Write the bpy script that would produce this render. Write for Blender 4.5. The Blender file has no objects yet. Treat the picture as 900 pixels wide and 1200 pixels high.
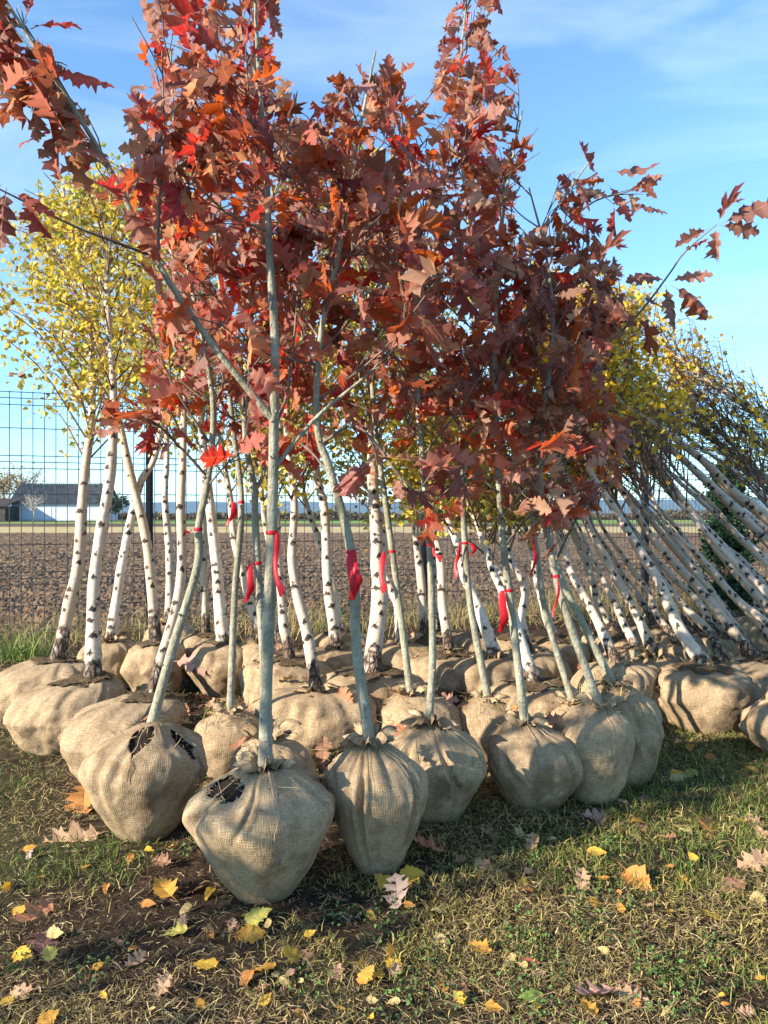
import bpy, math, random
import numpy as np
from mathutils import Vector, Matrix

random.seed(7)
rng = np.random.default_rng(7)
scene = bpy.context.scene
col = scene.collection

# ------------------------------------------------------------------ camera, world, sun, exposure
CAM_H, FPX, HY = 1.2, 900.0, 601.0          # camera height (m), focal length and horizon in photo pixels (900x1200)
cam_d = bpy.data.cameras.new('camera')
cam = bpy.data.objects.new('camera', cam_d); col.objects.link(cam)
cam.location = (0, 0, CAM_H); cam.rotation_euler = (math.radians(90), 0, 0)
cam_d.sensor_fit = 'VERTICAL'; cam_d.sensor_height = 24.0; cam_d.lens = 24.0 * FPX / 1200.0
cam_d.shift_y = (HY - 600.0) / 1200.0
cam_d.clip_start = 0.05; cam_d.clip_end = 20000
scene.camera = cam

SUN_EL, SUN_PHI = math.radians(22), math.radians(30)      # from the left, a little from the camera's side
sun_dir = Vector((-math.cos(SUN_PHI) * math.cos(SUN_EL), -math.sin(SUN_PHI) * math.cos(SUN_EL), math.sin(SUN_EL)))
world = bpy.data.worlds.new('World'); scene.world = world; world.use_nodes = True
wt = world.node_tree; wt.nodes.clear()
sky = wt.nodes.new('ShaderNodeTexSky'); sky.sky_type = 'NISHITA'; sky.sun_disc = False
sky.sun_elevation = SUN_EL; sky.sun_rotation = math.atan2(sun_dir.x, sun_dir.y)
sky.air_density = 1.0; sky.dust_density = 0.05; sky.ozone_density = 2.5; sky.altitude = 300
wbg = wt.nodes.new('ShaderNodeBackground'); wbg.inputs['Strength'].default_value = 0.135
wout = wt.nodes.new('ShaderNodeOutputWorld')
wtc = wt.nodes.new('ShaderNodeTexCoord')
wmp = wt.nodes.new('ShaderNodeMapping'); wmp.inputs['Scale'].default_value = (1.4, 1.4, 7.0)
wmp.inputs['Rotation'].default_value = (0.15, 0.35, 0.2)
wno = wt.nodes.new('ShaderNodeTexNoise'); wno.inputs['Scale'].default_value = 1.7; wno.inputs['Detail'].default_value = 7
wno.inputs['Roughness'].default_value = 0.55; wno.inputs['Distortion'].default_value = 0.7
wmr = wt.nodes.new('ShaderNodeMapRange'); wmr.inputs['From Min'].default_value = 0.45; wmr.inputs['From Max'].default_value = 0.8
wmr.inputs['To Max'].default_value = 0.22
wmx = wt.nodes.new('ShaderNodeMix'); wmx.data_type = 'RGBA'
wmx.inputs['B'].default_value = (6.0, 6.6, 7.2, 1)
wt.links.new(wtc.outputs['Generated'], wmp.inputs['Vector']); wt.links.new(wmp.outputs['Vector'], wno.inputs['Vector'])
wt.links.new(wno.outputs['Fac'], wmr.inputs['Value']); wt.links.new(wmr.outputs['Result'], wmx.inputs['Factor'])
wti = wt.nodes.new('ShaderNodeMix'); wti.data_type = 'RGBA'; wti.blend_type = 'MULTIPLY'; wti.inputs['Factor'].default_value = 1.0
wsx = wt.nodes.new('ShaderNodeSeparateXYZ'); wt.links.new(wtc.outputs['Generated'], wsx.inputs[0])
wra = wt.nodes.new('ShaderNodeMapRange'); wra.inputs['From Min'].default_value = 0.0; wra.inputs['From Max'].default_value = 0.45; wt.links.new(wsx.outputs['Z'], wra.inputs['Value'])
wrc = wt.nodes.new('ShaderNodeMix'); wrc.data_type = 'RGBA'; wrc.inputs['A'].default_value = (0.62, 0.86, 1.0, 1); wrc.inputs['B'].default_value = (0.84, 1.03, 1.10, 1)
wt.links.new(wra.outputs['Result'], wrc.inputs['Factor']); wt.links.new(wrc.outputs['Result'], wti.inputs['B']); wt.links.new(sky.outputs['Color'], wti.inputs['A'])
wt.links.new(wti.outputs['Result'], wmx.inputs['A']); wt.links.new(wmx.outputs['Result'], wbg.inputs['Color'])
wt.links.new(wbg.outputs['Background'], wout.inputs['Surface'])

sd = bpy.data.lights.new('sun', 'SUN'); sd.energy = 5.0; sd.angle = math.radians(0.5); sd.color = (1.0, 0.90, 0.76)
sun = bpy.data.objects.new('sun', sd); col.objects.link(sun)
sun.rotation_euler = (-sun_dir).to_track_quat('-Z', 'Y').to_euler(); sun.location = (-6, -2, 8)
scene.view_settings.view_transform = 'Standard'; scene.view_settings.look = 'None'
scene.view_settings.exposure = 1.28; scene.view_settings.gamma = 1.0
scene.cycles.max_bounces = 6; scene.cycles.diffuse_bounces = 3; scene.cycles.transmission_bounces = 3; scene.cycles.transparent_max_bounces = 4
scene.cycles.use_denoising = True

# ------------------------------------------------------------------ helpers
def P(x, y, Y):                      # the point at depth Y seen at photo pixel (x, y)
    return np.array([(x - 450.0) / FPX * Y, Y, CAM_H - (y - HY) / FPX * Y])
def G(x, y, z=0.0):                  # the ground point seen at photo pixel (x, y)
    return P(x, y, (CAM_H - z) * FPX / (y - HY))
def PX(p):                           # photo pixel of world points (N,3)
    p = np.atleast_2d(p)
    return np.stack([450 + p[:, 0] / p[:, 1] * FPX, HY - (p[:, 2] - CAM_H) / p[:, 1] * FPX], 1)
def inpoly(q, poly):
    x, y = q; c = False; n = len(poly); j = n - 1
    for i in range(n):
        xi, yi = poly[i]; xj, yj = poly[j]
        if (yi > y) != (yj > y) and x < (xj - xi) * (y - yi) / (yj - yi) + xi: c = not c
        j = i
    return c
def unit(v):
    v = np.asarray(v, float); return v / (np.linalg.norm(v) + 1e-9)
def hash3(ix, iy, iz, seed):
    h = (ix.astype(np.int64) * 374761393 + iy.astype(np.int64) * 668265263 + iz.astype(np.int64) * 2147483647 + seed * 144665) & 0x7fffffff
    h = ((h ^ (h >> 13)) * 1274126177) & 0x7fffffff
    h = (h ^ (h >> 16)) & 0xffff
    return h / 32767.5 - 1.0
def vnoise(p, freq=1.0, seed=0, octaves=1):
    p = np.asarray(p, float)
    if p.shape[-1] == 2: p = np.concatenate([p, np.zeros(p.shape[:-1] + (1,))], -1)
    out = np.zeros(p.shape[:-1]); amp = 1.0; tot = 0
    for o in range(octaves):
        q = p * freq + 17.3 * o; i = np.floor(q); f = q - i; f = f * f * (3 - 2 * f)
        r = 0
        for dx in (0, 1):
            for dy in (0, 1):
                for dz in (0, 1):
                    w = (f[..., 0] if dx else 1 - f[..., 0]) * (f[..., 1] if dy else 1 - f[..., 1]) * (f[..., 2] if dz else 1 - f[..., 2])
                    r = r + w * hash3(i[..., 0] + dx, i[..., 1] + dy, i[..., 2] + dz, seed + o)
        out += r * amp; tot += amp; amp *= 0.5; freq *= 2.03
    return out / tot
def sstep(a, b, x):
    t = np.clip((x - a) / (b - a), 0, 1); return t * t * (3 - 2 * t)
def spline(pts, n):                  # Catmull-Rom through pts, n samples
    p = np.asarray(pts, float); k = len(p)
    if k == 2: return p[0] + (p[1] - p[0]) * np.linspace(0, 1, n)[:, None]
    e = np.vstack([2 * p[0] - p[1], p, 2 * p[-1] - p[-2]])
    t = np.linspace(0, k - 1 - 1e-6, n); i = t.astype(int); f = (t - i)[:, None]
    a, b, c, d = e[i], e[i + 1], e[i + 2], e[i + 3]
    return 0.5 * (2 * b + (c - a) * f + (2 * a - 5 * b + 4 * c - d) * f ** 2 + (3 * b - a - 3 * c + d) * f ** 3)

class Buf:
    def __init__(s): s.V = []; s.F = []; s.UV = []; s.C = []; s.n = 0
    def add(s, V, F, uv=None, c=None):
        V = np.asarray(V, float); n = len(V)
        s.V.append(V); s.F.append(np.asarray(F, int) + s.n); s.n += n
        s.UV.append(np.zeros((n, 2)) if uv is None else np.asarray(uv, float))
        c = np.ones((n, 3)) if c is None else np.broadcast_to(np.asarray(c, float), (n, 3))
        s.C.append(c)
    def tube(s, pts, rad, sides=6, c=None, v0=0.0):
        pts = np.asarray(pts, float); n = len(pts); rad = np.broadcast_to(np.asarray(rad, float), (n,))
        t = np.gradient(pts, axis=0); t /= np.linalg.norm(t, axis=1)[:, None] + 1e-9
        m = t.mean(0); ref = np.array([0, 1.0, 0]) if abs(m[1]) < 0.8 * np.linalg.norm(m) else np.array([0, 0, 1.0])
        a = ref - t * (t @ ref)[:, None]; a /= np.linalg.norm(a, axis=1)[:, None] + 1e-9
        b = np.cross(t, a)
        th = np.linspace(0, 2 * np.pi, sides + 1)
        V = pts[:, None, :] + rad[:, None, None] * (np.cos(th)[None, :, None] * a[:, None, :] + np.sin(th)[None, :, None] * b[:, None, :])
        L = v0 + np.concatenate([[0], np.cumsum(np.linalg.norm(np.diff(pts, axis=0), axis=1))])
        uv = np.stack([np.broadcast_to(th / (2 * np.pi), (n, sides + 1)), np.broadcast_to(L[:, None], (n, sides + 1))], -1)
        i = np.arange(n - 1)[:, None] * (sides + 1); j = np.arange(sides)[None]
        F = np.stack([i + j, i + j + 1, i + j + sides + 2, i + j + sides + 1], -1).reshape(-1, 4)
        s.add(V.reshape(-1, 3), F, uv.reshape(-1, 2), c)
    def box(s, lo, hi, c=None):
        x0, y0, z0 = lo; x1, y1, z1 = hi
        V = [(x0, y0, z0), (x1, y0, z0), (x1, y1, z0), (x0, y1, z0), (x0, y0, z1), (x1, y0, z1), (x1, y1, z1), (x0, y1, z1)]
        s.add(V, [(0, 3, 2, 1), (4, 5, 6, 7), (0, 1, 5, 4), (1, 2, 6, 5), (2, 3, 7, 6), (3, 0, 4, 7)], None, c)
    def mesh(s, name, mat, smooth=True, attrs=True):
        me = bpy.data.meshes.new(name)
        V = np.vstack(s.V); me.vertices.add(len(V)); me.vertices.foreach_set('co', V.astype(np.float32).ravel())
        lv = np.concatenate([f.ravel() for f in s.F]); tot = np.concatenate([np.full(len(f), f.shape[1]) for f in s.F])
        st = np.concatenate([[0], np.cumsum(tot)[:-1]])
        me.loops.add(len(lv)); me.loops.foreach_set('vertex_index', lv.astype(np.int32))
        me.polygons.add(len(tot)); me.polygons.foreach_set('loop_start', st.astype(np.int32))
        me.polygons.foreach_set('use_smooth', np.full(len(tot), smooth))
        if attrs:
            UV = np.vstack(s.UV); u = me.uv_layers.new(name='UVMap'); u.data.foreach_set('uv', UV[lv].astype(np.float32).ravel())
            C = np.vstack(s.C); a = me.color_attributes.new('Col', 'FLOAT_COLOR', 'POINT')
            a.data.foreach_set('color', np.hstack([C, np.ones((len(C), 1))]).astype(np.float32).ravel())
        me.update(calc_edges=True); me.validate()
        if mat: me.materials.append(mat)
        return me
    def build(s, name, mat, parent=None, smooth=True, origin=None):
        if origin is None: origin = np.array(parent.location) if parent is not None and parent.parent is None else None
        if origin is not None:
            for k in range(len(s.V)): s.V[k] = s.V[k] - origin
        return link(name, s.mesh(name, mat, smooth), parent)
def link(name, data, parent=None):
    o = bpy.data.objects.new(name, data); col.objects.link(o)
    if parent is not None: o.parent = parent
    return o
def thing(name, label, cat, loc, group=None):
    o = link(name, None); o.location = [float(v) for v in loc]; o.empty_display_size = 0.1
    tag(o, label, cat, group); return o
def tag(o, label=None, cat=None, group=None, kind=None):
    if label: o['label'] = label
    if cat: o['category'] = cat
    if group: o['group'] = group
    if kind: o['kind'] = kind
    return o

# ------------------------------------------------------------------ materials
def newmat(name):
    m = bpy.data.materials.new(name); m.use_nodes = True; nt = m.node_tree; nt.nodes.clear()
    out = nt.nodes.new('ShaderNodeOutputMaterial')
    def N(t, props=None, **ins):
        n = nt.nodes.new(t)
        for k, v in (props or {}).items(): setattr(n, k, v)
        for k, v in ins.items():
            key = k.replace('_', ' ')
            s = n.inputs[int(k[1:])] if k[0] == 'i' and k[1:].isdigit() else n.inputs[key]
            if isinstance(v, bpy.types.NodeSocket): nt.links.new(v, s)
            else: s.default_value = v
        return n
    def M(op, a, b=None, c=None):
        n = nt.nodes.new('ShaderNodeMath'); n.operation = op
        for i, v in enumerate((a, b, c)):
            if v is None: continue
            if isinstance(v, bpy.types.NodeSocket): nt.links.new(v, n.inputs[i])
            else: n.inputs[i].default_value = v
        return n.outputs[0]
    def MIX(f, a, b, mode='MIX'):
        n = nt.nodes.new('ShaderNodeMix'); n.data_type = 'RGBA'; n.blend_type = mode
        for k, v in (('Factor', f), ('A', a), ('B', b)):
            s = [q for q in n.inputs if q.name == k and q.enabled][0]
            if isinstance(v, bpy.types.NodeSocket): nt.links.new(v, s)
            else: s.default_value = v if k == 'Factor' else (tuple(v) + (1,))[:4]
        return [q for q in n.outputs if q.enabled][0]
    def R(v, a, b, c=0.0, d=1.0):
        return N('ShaderNodeMapRange', {'interpolation_type': 'SMOOTHSTEP'}, Value=v, From_Min=a, From_Max=b, To_Min=c, To_Max=d).outputs[0]
    def NOISE(vec, scale, detail=4, rough=0.55, dist=0.0):
        return N('ShaderNodeTexNoise', None, Vector=vec, Scale=scale, Detail=detail, Roughness=rough, Distortion=dist).outputs['Fac']
    def END(sh): nt.links.new(sh, out.inputs['Surface'])
    def BSDF(color, rough=0.9, spec=0.2, bump=None, bs=0.3, bd=0.01):
        p = N('ShaderNodeBsdfPrincipled', None, Roughness=rough)
        p.inputs['Specular IOR Level'].default_value = spec
        if isinstance(color, bpy.types.NodeSocket): nt.links.new(color, p.inputs['Base Color'])
        else: p.inputs['Base Color'].default_value = tuple(color) + (1,)
        if bump is not None:
            b = N('ShaderNodeBump', None, Strength=bs, Distance=bd, Height=bump); nt.links.new(b.outputs[0], p.inputs['Normal'])
        return p
    return m, N, M, MIX, R, NOISE, BSDF, END, nt

def mat_burlap():
    m, N, M, MIX, R, NOISE, BSDF, END, nt = newmat('burlap')
    uv = N('ShaderNodeUVMap').outputs[0]; ob = N('ShaderNodeTexCoord').outputs['Object']
    rnd = N('ShaderNodeObjectInfo').outputs['Random']
    w = NOISE(ob, 9, 2); w2 = NOISE(ob, 34, 2)
    s = N('ShaderNodeSeparateXYZ', None, Vector=uv)
    u = M('ADD', M('ADD', s.outputs[0], M('MULTIPLY', w, 0.035)), M('MULTIPLY', w2, 0.006))
    v = M('ADD', M('ADD', s.outputs[1], M('MULTIPLY', w, 0.03)), M('MULTIPLY', w2, 0.006))
    a = M('SINE', M('MULTIPLY', u, 2 * math.pi / 0.0080)); b = M('SINE', M('MULTIPLY', v, 2 * math.pi / 0.0086))
    h = M('MAXIMUM', a, b)
    fib = NOISE(N('ShaderNodeMapping', None, Vector=uv, Scale=(28, 330, 1)).outputs[0], 1, 3)
    fib2 = NOISE(N('ShaderNodeMapping', None, Vector=uv, Scale=(330, 28, 1)).outputs[0], 1, 3)
    f = M('MULTIPLY', fib, fib2)
    base = MIX(rnd, (0.51, 0.375, 0.225), (0.45, 0.33, 0.20))
    base = MIX(R(NOISE(ob, 3.2, 5, 0.6), 0.35, 0.7), base, (0.59, 0.445, 0.275))
    base = MIX(R(M('ADD', NOISE(ob, 5.5, 6, 0.65, 0.6), M('MULTIPLY', rnd, 0.07)), 0.5, 0.72, 0, 0.85), base, (0.20, 0.135, 0.08))
    base = MIX(R(NOISE(ob, 13, 6, 0.75, 0.3), 0.50, 0.64, 0, 0.6), base, (0.25, 0.175, 0.10))
    base = MIX(R(NOISE(ob, 2.2, 4, 0.6, 1.2), 0.52, 0.64, 0, 0.5), base, (0.22, 0.16, 0.10))
    base = MIX(R(NOISE(ob, 60, 4, 0.7), 0.62, 0.72, 0, 0.5), base, (0.13, 0.09, 0.06))
    base = MIX(R(f, 0.15, 0.36), MIX(0.55, base, (0.16, 0.10, 0.05)), base)
    base = MIX(R(h, -0.5, 0.7), MIX(0.30, base, (0.10, 0.06, 0.03)), base)
    hh = M('ADD', M('ADD', M('MULTIPLY', h, 0.22), M('MULTIPLY', f, 1.6)), M('MULTIPLY', NOISE(ob, 38, 5, 0.6), 2.6))
    END(BSDF(base, 0.95, 0.1, hh, 0.55, 0.004).outputs[0]); return m
def mat_soil(name, c1, c2, sc=14):
    m, N, M, MIX, R, NOISE, BSDF, END, nt = newmat(name)
    ob = N('ShaderNodeTexCoord').outputs['Object']
    n = NOISE(ob, sc, 8, 0.7); n2 = NOISE(ob, sc * 6, 4)
    END(BSDF(MIX(R(n, 0.3, 0.7), c1, c2), 1.0, 0.05, M('ADD', n, M('MULTIPLY', n2, 0.4)), 0.9, 0.03).outputs[0]); return m
def mat_birch(wa=(0.74, 0.67, 0.58), wb=(0.50, 0.39, 0.28)):
    m, N, M, MIX, R, NOISE, BSDF, END, nt = newmat('birch_bark')
    uv = N('ShaderNodeUVMap').outputs[0]; s = N('ShaderNodeSeparateXYZ', None, Vector=uv); ob = N('ShaderNodeTexCoord').outputs['Object']
    rnd = N('ShaderNodeObjectInfo').outputs['Random']
    uu = M('MULTIPLY', s.outputs[0], 3.2); vv = M('ADD', M('MULTIPLY', s.outputs[1], 13.0), M('MULTIPLY', rnd, 50))
    vec = N('ShaderNodeCombineXYZ', None, X=uu, Y=vv).outputs[0]
    vo = N('ShaderNodeTexVoronoi', {'voronoi_dimensions': '2D', 'feature': 'F1'}, Vector=vec, Scale=1.0, Randomness=0.85)
    d = N('ShaderNodeVectorMath', {'operation': 'SUBTRACT'}, i0=vec, i1=vo.outputs['Position'])
    ds = N('ShaderNodeSeparateXYZ', None, Vector=d.outputs[0])
    wob = M('MULTIPLY', M('SUBTRACT', NOISE(ob, 75, 4, 0.7), 0.5), 0.75)
    cs = N('ShaderNodeSeparateXYZ', None, Vector=vo.outputs['Color'])
    ax = M('MULTIPLY', M('ABSOLUTE', M('ADD', ds.outputs[0], M('MULTIPLY', wob, 0.5))), M('ADD', 0.55, M('MULTIPLY', cs.outputs[2], 1.3)))
    f = M('ABSOLUTE', M('ADD', M('ADD', ds.outputs[1], M('MULTIPLY', ax, M('ADD', 0.08, M('MULTIPLY', cs.outputs[1], 0.42)))), wob))
    th = M('SUBTRACT', M('ADD', 0.07, M('MULTIPLY', NOISE(vec, 1.3, 1), 0.32)), M('MULTIPLY', ax, 0.5))
    chev = R(M('SUBTRACT', th, f), -0.02, 0.09)
    chev = M('MULTIPLY', chev, R(cs.outputs[0], 0.32, 0.36))
    len_ = NOISE(N('ShaderNodeMapping', None, Vector=N('ShaderNodeCombineXYZ', None, X=s.outputs[0], Y=vv).outputs[0], Scale=(5, 14, 1)).outputs[0], 1, 2)
    lent = R(len_, 0.60, 0.68, 0, 0.8)
    white = MIX(rnd, wa, wb)
    white = MIX(R(NOISE(ob, 5, 5, 0.6), 0.42, 0.66, 0, 0.85), white, (0.60, 0.43, 0.29))
    white = MIX(R(NOISE(ob, 30, 5, 0.7), 0.46, 0.72, 0, 0.65), white, (0.42, 0.36, 0.30))
    white = MIX(R(NOISE(N('ShaderNodeMapping', None, Vector=ob, Scale=(1, 1, 3)).outputs[0], 9, 5, 0.7), 0.52, 0.68, 0, 0.6), white, (0.46, 0.40, 0.34))
    # a young stem is brown-red where it is thin and high
    hi = R(s.outputs[1], 1.7, 2.8)
    white = MIX(M('MULTIPLY', hi, 0.75), white, (0.46, 0.31, 0.17))
    c = MIX(M('MULTIPLY', lent, M('SUBTRACT', 1.0, hi)), white, (0.25, 0.19, 0.15))
    c = MIX(chev, c, (0.035, 0.027, 0.022))
    # cracked black and brown bark at the foot
    lim = M('ADD', 0.16, M('MULTIPLY', cs.outputs[1], 0.0)); lim = M('ADD', lim, M('MULTIPLY', rnd, 0.16))
    foot = R(M('ADD', M('SUBTRACT', s.outputs[1], lim), M('MULTIPLY', M('SUBTRACT', NOISE(ob, 22, 3), 0.5), 0.3)), 0.0, -0.08)
    crk = N('ShaderNodeTexVoronoi', {'feature': 'DISTANCE_TO_EDGE'}, Vector=N('ShaderNodeMapping', None, Vector=ob, Scale=(42, 42, 13)).outputs[0], Scale=1.0).outputs['Distance']
    footc = MIX(R(crk, 0.03, 0.16), (0.02, 0.016, 0.013), MIX(R(NOISE(ob, 26, 4), 0.48, 0.68), (0.13, 0.08, 0.05), (0.45, 0.37, 0.30)))
    c = MIX(foot, c, footc)
    h = M('ADD', M('MULTIPLY', chev, -0.8), M('ADD', M('MULTIPLY', NOISE(ob, 40, 5), 0.8), M('MULTIPLY', foot, R(crk, 0.0, 0.2))))
    END(BSDF(c, 0.7, 0.25, h, 0.6, 0.006).outputs[0]); return m
def mat_oakbark():
    m, N, M, MIX, R, NOISE, BSDF, END, nt = newmat('oak_bark')
    uv = N('ShaderNodeUVMap').outputs[0]; ob = N('ShaderNodeTexCoord').outputs['Object']; rnd = N('ShaderNodeObjectInfo').outputs['Random']
    c = MIX(rnd, (0.235, 0.22, 0.15), (0.175, 0.15, 0.11))
    stk = NOISE(N('ShaderNodeMapping', None, Vector=ob, Scale=(1, 1, 0.12)).outputs[0], 45, 5, 0.7)
    c = MIX(R(stk, 0.4, 0.65, 0, 0.75), c, (0.37, 0.345, 0.245))
    c = MIX(R(NOISE(ob, 7, 5, 0.65), 0.4, 0.7), c, (0.36, 0.35, 0.26))
    c = MIX(R(NOISE(ob, 3, 3), 0.5, 0.7, 0, 0.6), c, (0.24, 0.26, 0.16))
    c = MIX(R(NOISE(N('ShaderNodeMapping', None, Vector=ob, Scale=(1, 1, 0.25)).outputs[0], 70, 4, 0.7), 0.55, 0.7, 0, 0.6), c, (0.13, 0.12, 0.10))
    ring = NOISE(N('ShaderNodeMapping', None, Vector=uv, Scale=(2.0, 32, 1)).outputs[0], 1, 3)
    c = MIX(R(ring, 0.6, 0.7, 0, 0.8), c, (0.10, 0.085, 0.07))
    c = MIX(R(NOISE(ob, 28, 3), 0.68, 0.75, 0, 0.8), c, (0.50, 0.52, 0.46))
    h = M('ADD', NOISE(ob, 60, 5), M('MULTIPLY', ring, 0.8))
    END(BSDF(c, 0.8, 0.12, M('ADD', h, stk), 0.9, 0.008).outputs[0]); return m
def mat_leaf(name, use_obj=True, trans=0.42, veins=True, rough=0.42, spec=0.45, under_f=0.42, under_c=(0.42, 0.19, 0.10)):
    m, N, M, MIX, R, NOISE, BSDF, END, nt = newmat(name)
    uv = N('ShaderNodeUVMap').outputs[0]
    if use_obj:
        oi = N('ShaderNodeObjectInfo'); c = oi.outputs['Color']; rnd = oi.outputs['Random']
    else:
        c = N('ShaderNodeVertexColor', {'layer_name': 'Col'}).outputs[0]; rnd = None
    ob = N('ShaderNodeTexCoord').outputs['Object']
    h = None
    if veins:
        n = NOISE(ob, 22, 5, 0.65)
        c = MIX(R(n, 0.42, 0.72, 0, 0.5), c, MIX(0.5, c, under_c))
        c = MIX(R(NOISE(ob, 90, 3), 0.66, 0.74, 0, 0.6), c, (0.10, 0.045, 0.03))
        s = N('ShaderNodeSeparateXYZ', None, Vector=uv); t = s.outputs[0]; w = M('ABSOLUTE', s.outputs[1])
        mid = R(w, 0.006, 0.018, 1, 0)
        ph = M('FRACT', M('MULTIPLY', M('SUBTRACT', t, M('MULTIPLY', w, 0.75)), 7.0))
        side = M('MULTIPLY', R(M('ABSOLUTE', M('SUBTRACT', ph, 0.5)), 0.03, 0.10, 1, 0), 0.6)
        vein = M('MAXIMUM', mid, side)
        c = MIX(M('MULTIPLY', vein, 0.45), c, MIX(0.6, c, (0.62, 0.36, 0.22)))
        h = M('ADD', M('MULTIPLY', vein, 0.5), M('MULTIPLY', NOISE(ob, 45, 4), 1.4))
    geo = N('ShaderNodeNewGeometry')
    under = MIX(under_f, c, (0.52, 0.27, 0.17)) if veins else MIX(0.25, c, (0.6, 0.55, 0.3))
    top = MIX(geo.outputs['Backfacing'], c, under)
    p = BSDF(top, rough, spec, h, 0.5, 0.004)
    tr = N('ShaderNodeBsdfTranslucent', None)
    nt.links.new(MIX(1.0, c, (1.25, 1.0, 0.8) if veins else (1.25, 1.2, 0.8), 'MULTIPLY'), tr.inputs['Color'])
    mx = N('ShaderNodeMixShader', None, Fac=trans, i1=p.outputs[0], i2=tr.outputs[0])
    END(mx.outputs[0]); return m
def mat_col(name, rough=0.9, trans=0.0, spec=0.1):
    m, N, M, MIX, R, NOISE, BSDF, END, nt = newmat(name)
    c = N('ShaderNodeVertexColor', {'layer_name': 'Col'}).outputs[0]
    p = BSDF(c, rough, spec)
    if trans:
        tr = N('ShaderNodeBsdfTranslucent', None, Color=c)
        END(N('ShaderNodeMixShader', None, Fac=trans, i1=p.outputs[0], i2=tr.outputs[0]).outputs[0])
    else: END(p.outputs[0])
    return m
def mat_plain(name, c, rough=0.8, spec=0.2, var=0.25, scale=20, metallic=0.0, trans=0.0):
    m, N, M, MIX, R, NOISE, BSDF, END, nt = newmat(name)
    ob = N('ShaderNodeTexCoord').outputs['Object']; n = NOISE(ob, scale, 5, 0.6)
    cc = MIX(R(n, 0.3, 0.7), tuple(v * (1 - var) for v in c), tuple(min(1, v * (1 + var)) for v in c))
    p = BSDF(cc, rough, spec, n, 0.15, 0.01); p.inputs['Metallic'].default_value = metallic
    if trans:
        tr = N('ShaderNodeBsdfTranslucent', None, Color=cc)
        END(N('ShaderNodeMixShader', None, Fac=trans, i1=p.outputs[0], i2=tr.outputs[0]).outputs[0])
    else: END(p.outputs[0])
    return m
def mat_ground():
    m, N, M, MIX, R, NOISE, BSDF, END, nt = newmat('ground_soil')
    ob = N('ShaderNodeTexCoord').outputs['Object']
    n1 = NOISE(ob, 0.9, 5, 0.6); n2 = NOISE(ob, 14, 8, 0.7); n3 = NOISE(ob, 90, 5, 0.7)
    c = MIX(R(n2, 0.35, 0.7), (0.036, 0.024, 0.017), (0.095, 0.062, 0.04))
    c = MIX(R(n3, 0.55, 0.72, 0, 0.6), c, (0.19, 0.135, 0.08))
    c = MIX(R(n1, 0.5, 0.65, 0, 0.6), c, (0.10, 0.105, 0.045))
    END(BSDF(c, 1.0, 0.05, M('ADD', n2, M('MULTIPLY', n3, 0.5)), 1.0, 0.03).outputs[0]); return m
def mat_field(name, c1, c2, c3, sc):
    m, N, M, MIX, R, NOISE, BSDF, END, nt = newmat(name)
    ob = N('ShaderNodeTexCoord').outputs['Object']
    n = NOISE(ob, sc, 8, 0.7); n2 = NOISE(ob, sc * 0.12, 3)
    c = MIX(R(n, 0.32, 0.66), c1, c2); c = MIX(R(n2, 0.45, 0.65, 0, 0.5), c, c3)
    END(BSDF(c, 1.0, 0.05, n, 0.8, 0.05).outputs[0]); return m

BURLAP = mat_burlap(); BIRCH = mat_birch(); BIRCH_TAN = mat_birch((0.66, 0.56, 0.45), (0.44, 0.30, 0.19)); OAKBARK = mat_oakbark()
SOIL = mat_soil('dark_root_soil', (0.018, 0.014, 0.012), (0.05, 0.036, 0.026), 20)
TOPSOIL = mat_soil('crumbly_topsoil', (0.06, 0.042, 0.028), (0.19, 0.135, 0.08), 25)
OAKLEAF = mat_leaf('oak_leaf', True, 0.52, True, 0.36, 0.6); BIRCHLEAF = mat_leaf('birch_leaf', False, 0.4, False, 0.5, 0.3)
FALLEN = mat_leaf('fallen_leaf', True, 0.2, True, 0.6, 0.3, 0.12, (0.5, 0.26, 0.08))
GRASS = mat_col('grass_blades', 0.85, 0.2); TWIG = mat_plain('birch_twig', (0.17, 0.105, 0.068), 0.7, 0.2, 0.35, 30)
OAKTWIG = mat_plain('oak_twig', (0.15, 0.115, 0.085), 0.6, 0.3, 0.35, 30)
RIBBON = mat_plain('red_ribbon', (0.62, 0.012, 0.025), 0.45, 0.4, 0.12, 25, 0, 0.3)
WIRE = mat_plain('fence_wire', (0.05, 0.055, 0.06), 0.5, 0.5, 0.15, 5, 0.4); POST = mat_plain('fence_post', (0.018, 0.018, 0.02), 0.5, 0.4, 0.2, 8)
HEMP = mat_plain('jute_thread', (0.50, 0.37, 0.23), 0.95, 0.05, 0.2, 60)

# ------------------------------------------------------------------ setting: ground, field, strips, hills
def gz(x, y):
    p = np.stack([np.asarray(x, float), np.asarray(y, float)], -1)
    near = 1 - sstep(9.0, 14.0, np.abs(np.asarray(y, float)) + 0.6 * np.abs(np.asarray(x, float)))
    return (0.022 * vnoise(p, 0.9, 3, 2) + 0.012 * vnoise(p, 5.0, 9, 3)) * near
def axis(lo, hi, step, far):
    a = list(np.arange(lo, hi + 1e-6, step)); d = step; v = hi
    while v < far: d *= 1.25; v += d; a.append(v)
    d = step; v = lo
    while v > -far: d *= 1.25; v -= d; a.insert(0, v)
    return np.array(a)
gx, gy = axis(-4.5, 5, 0.04, 6000), axis(1.0, 8.5, 0.04, 6000)
XX, YY = np.meshgrid(gx, gy); V = np.stack([XX, YY, gz(XX, YY)], -1).reshape(-1, 3)
nx, ny = len(gx), len(gy); i = np.arange(ny - 1)[:, None] * nx; j = np.arange(nx - 1)[None]
b = Buf(); b.add(V, np.stack([i + j, i + j + 1, i + j + nx + 1, i + j + nx], -1).reshape(-1, 4))
tag(b.build('ground', mat_ground()), kind='structure')

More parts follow.
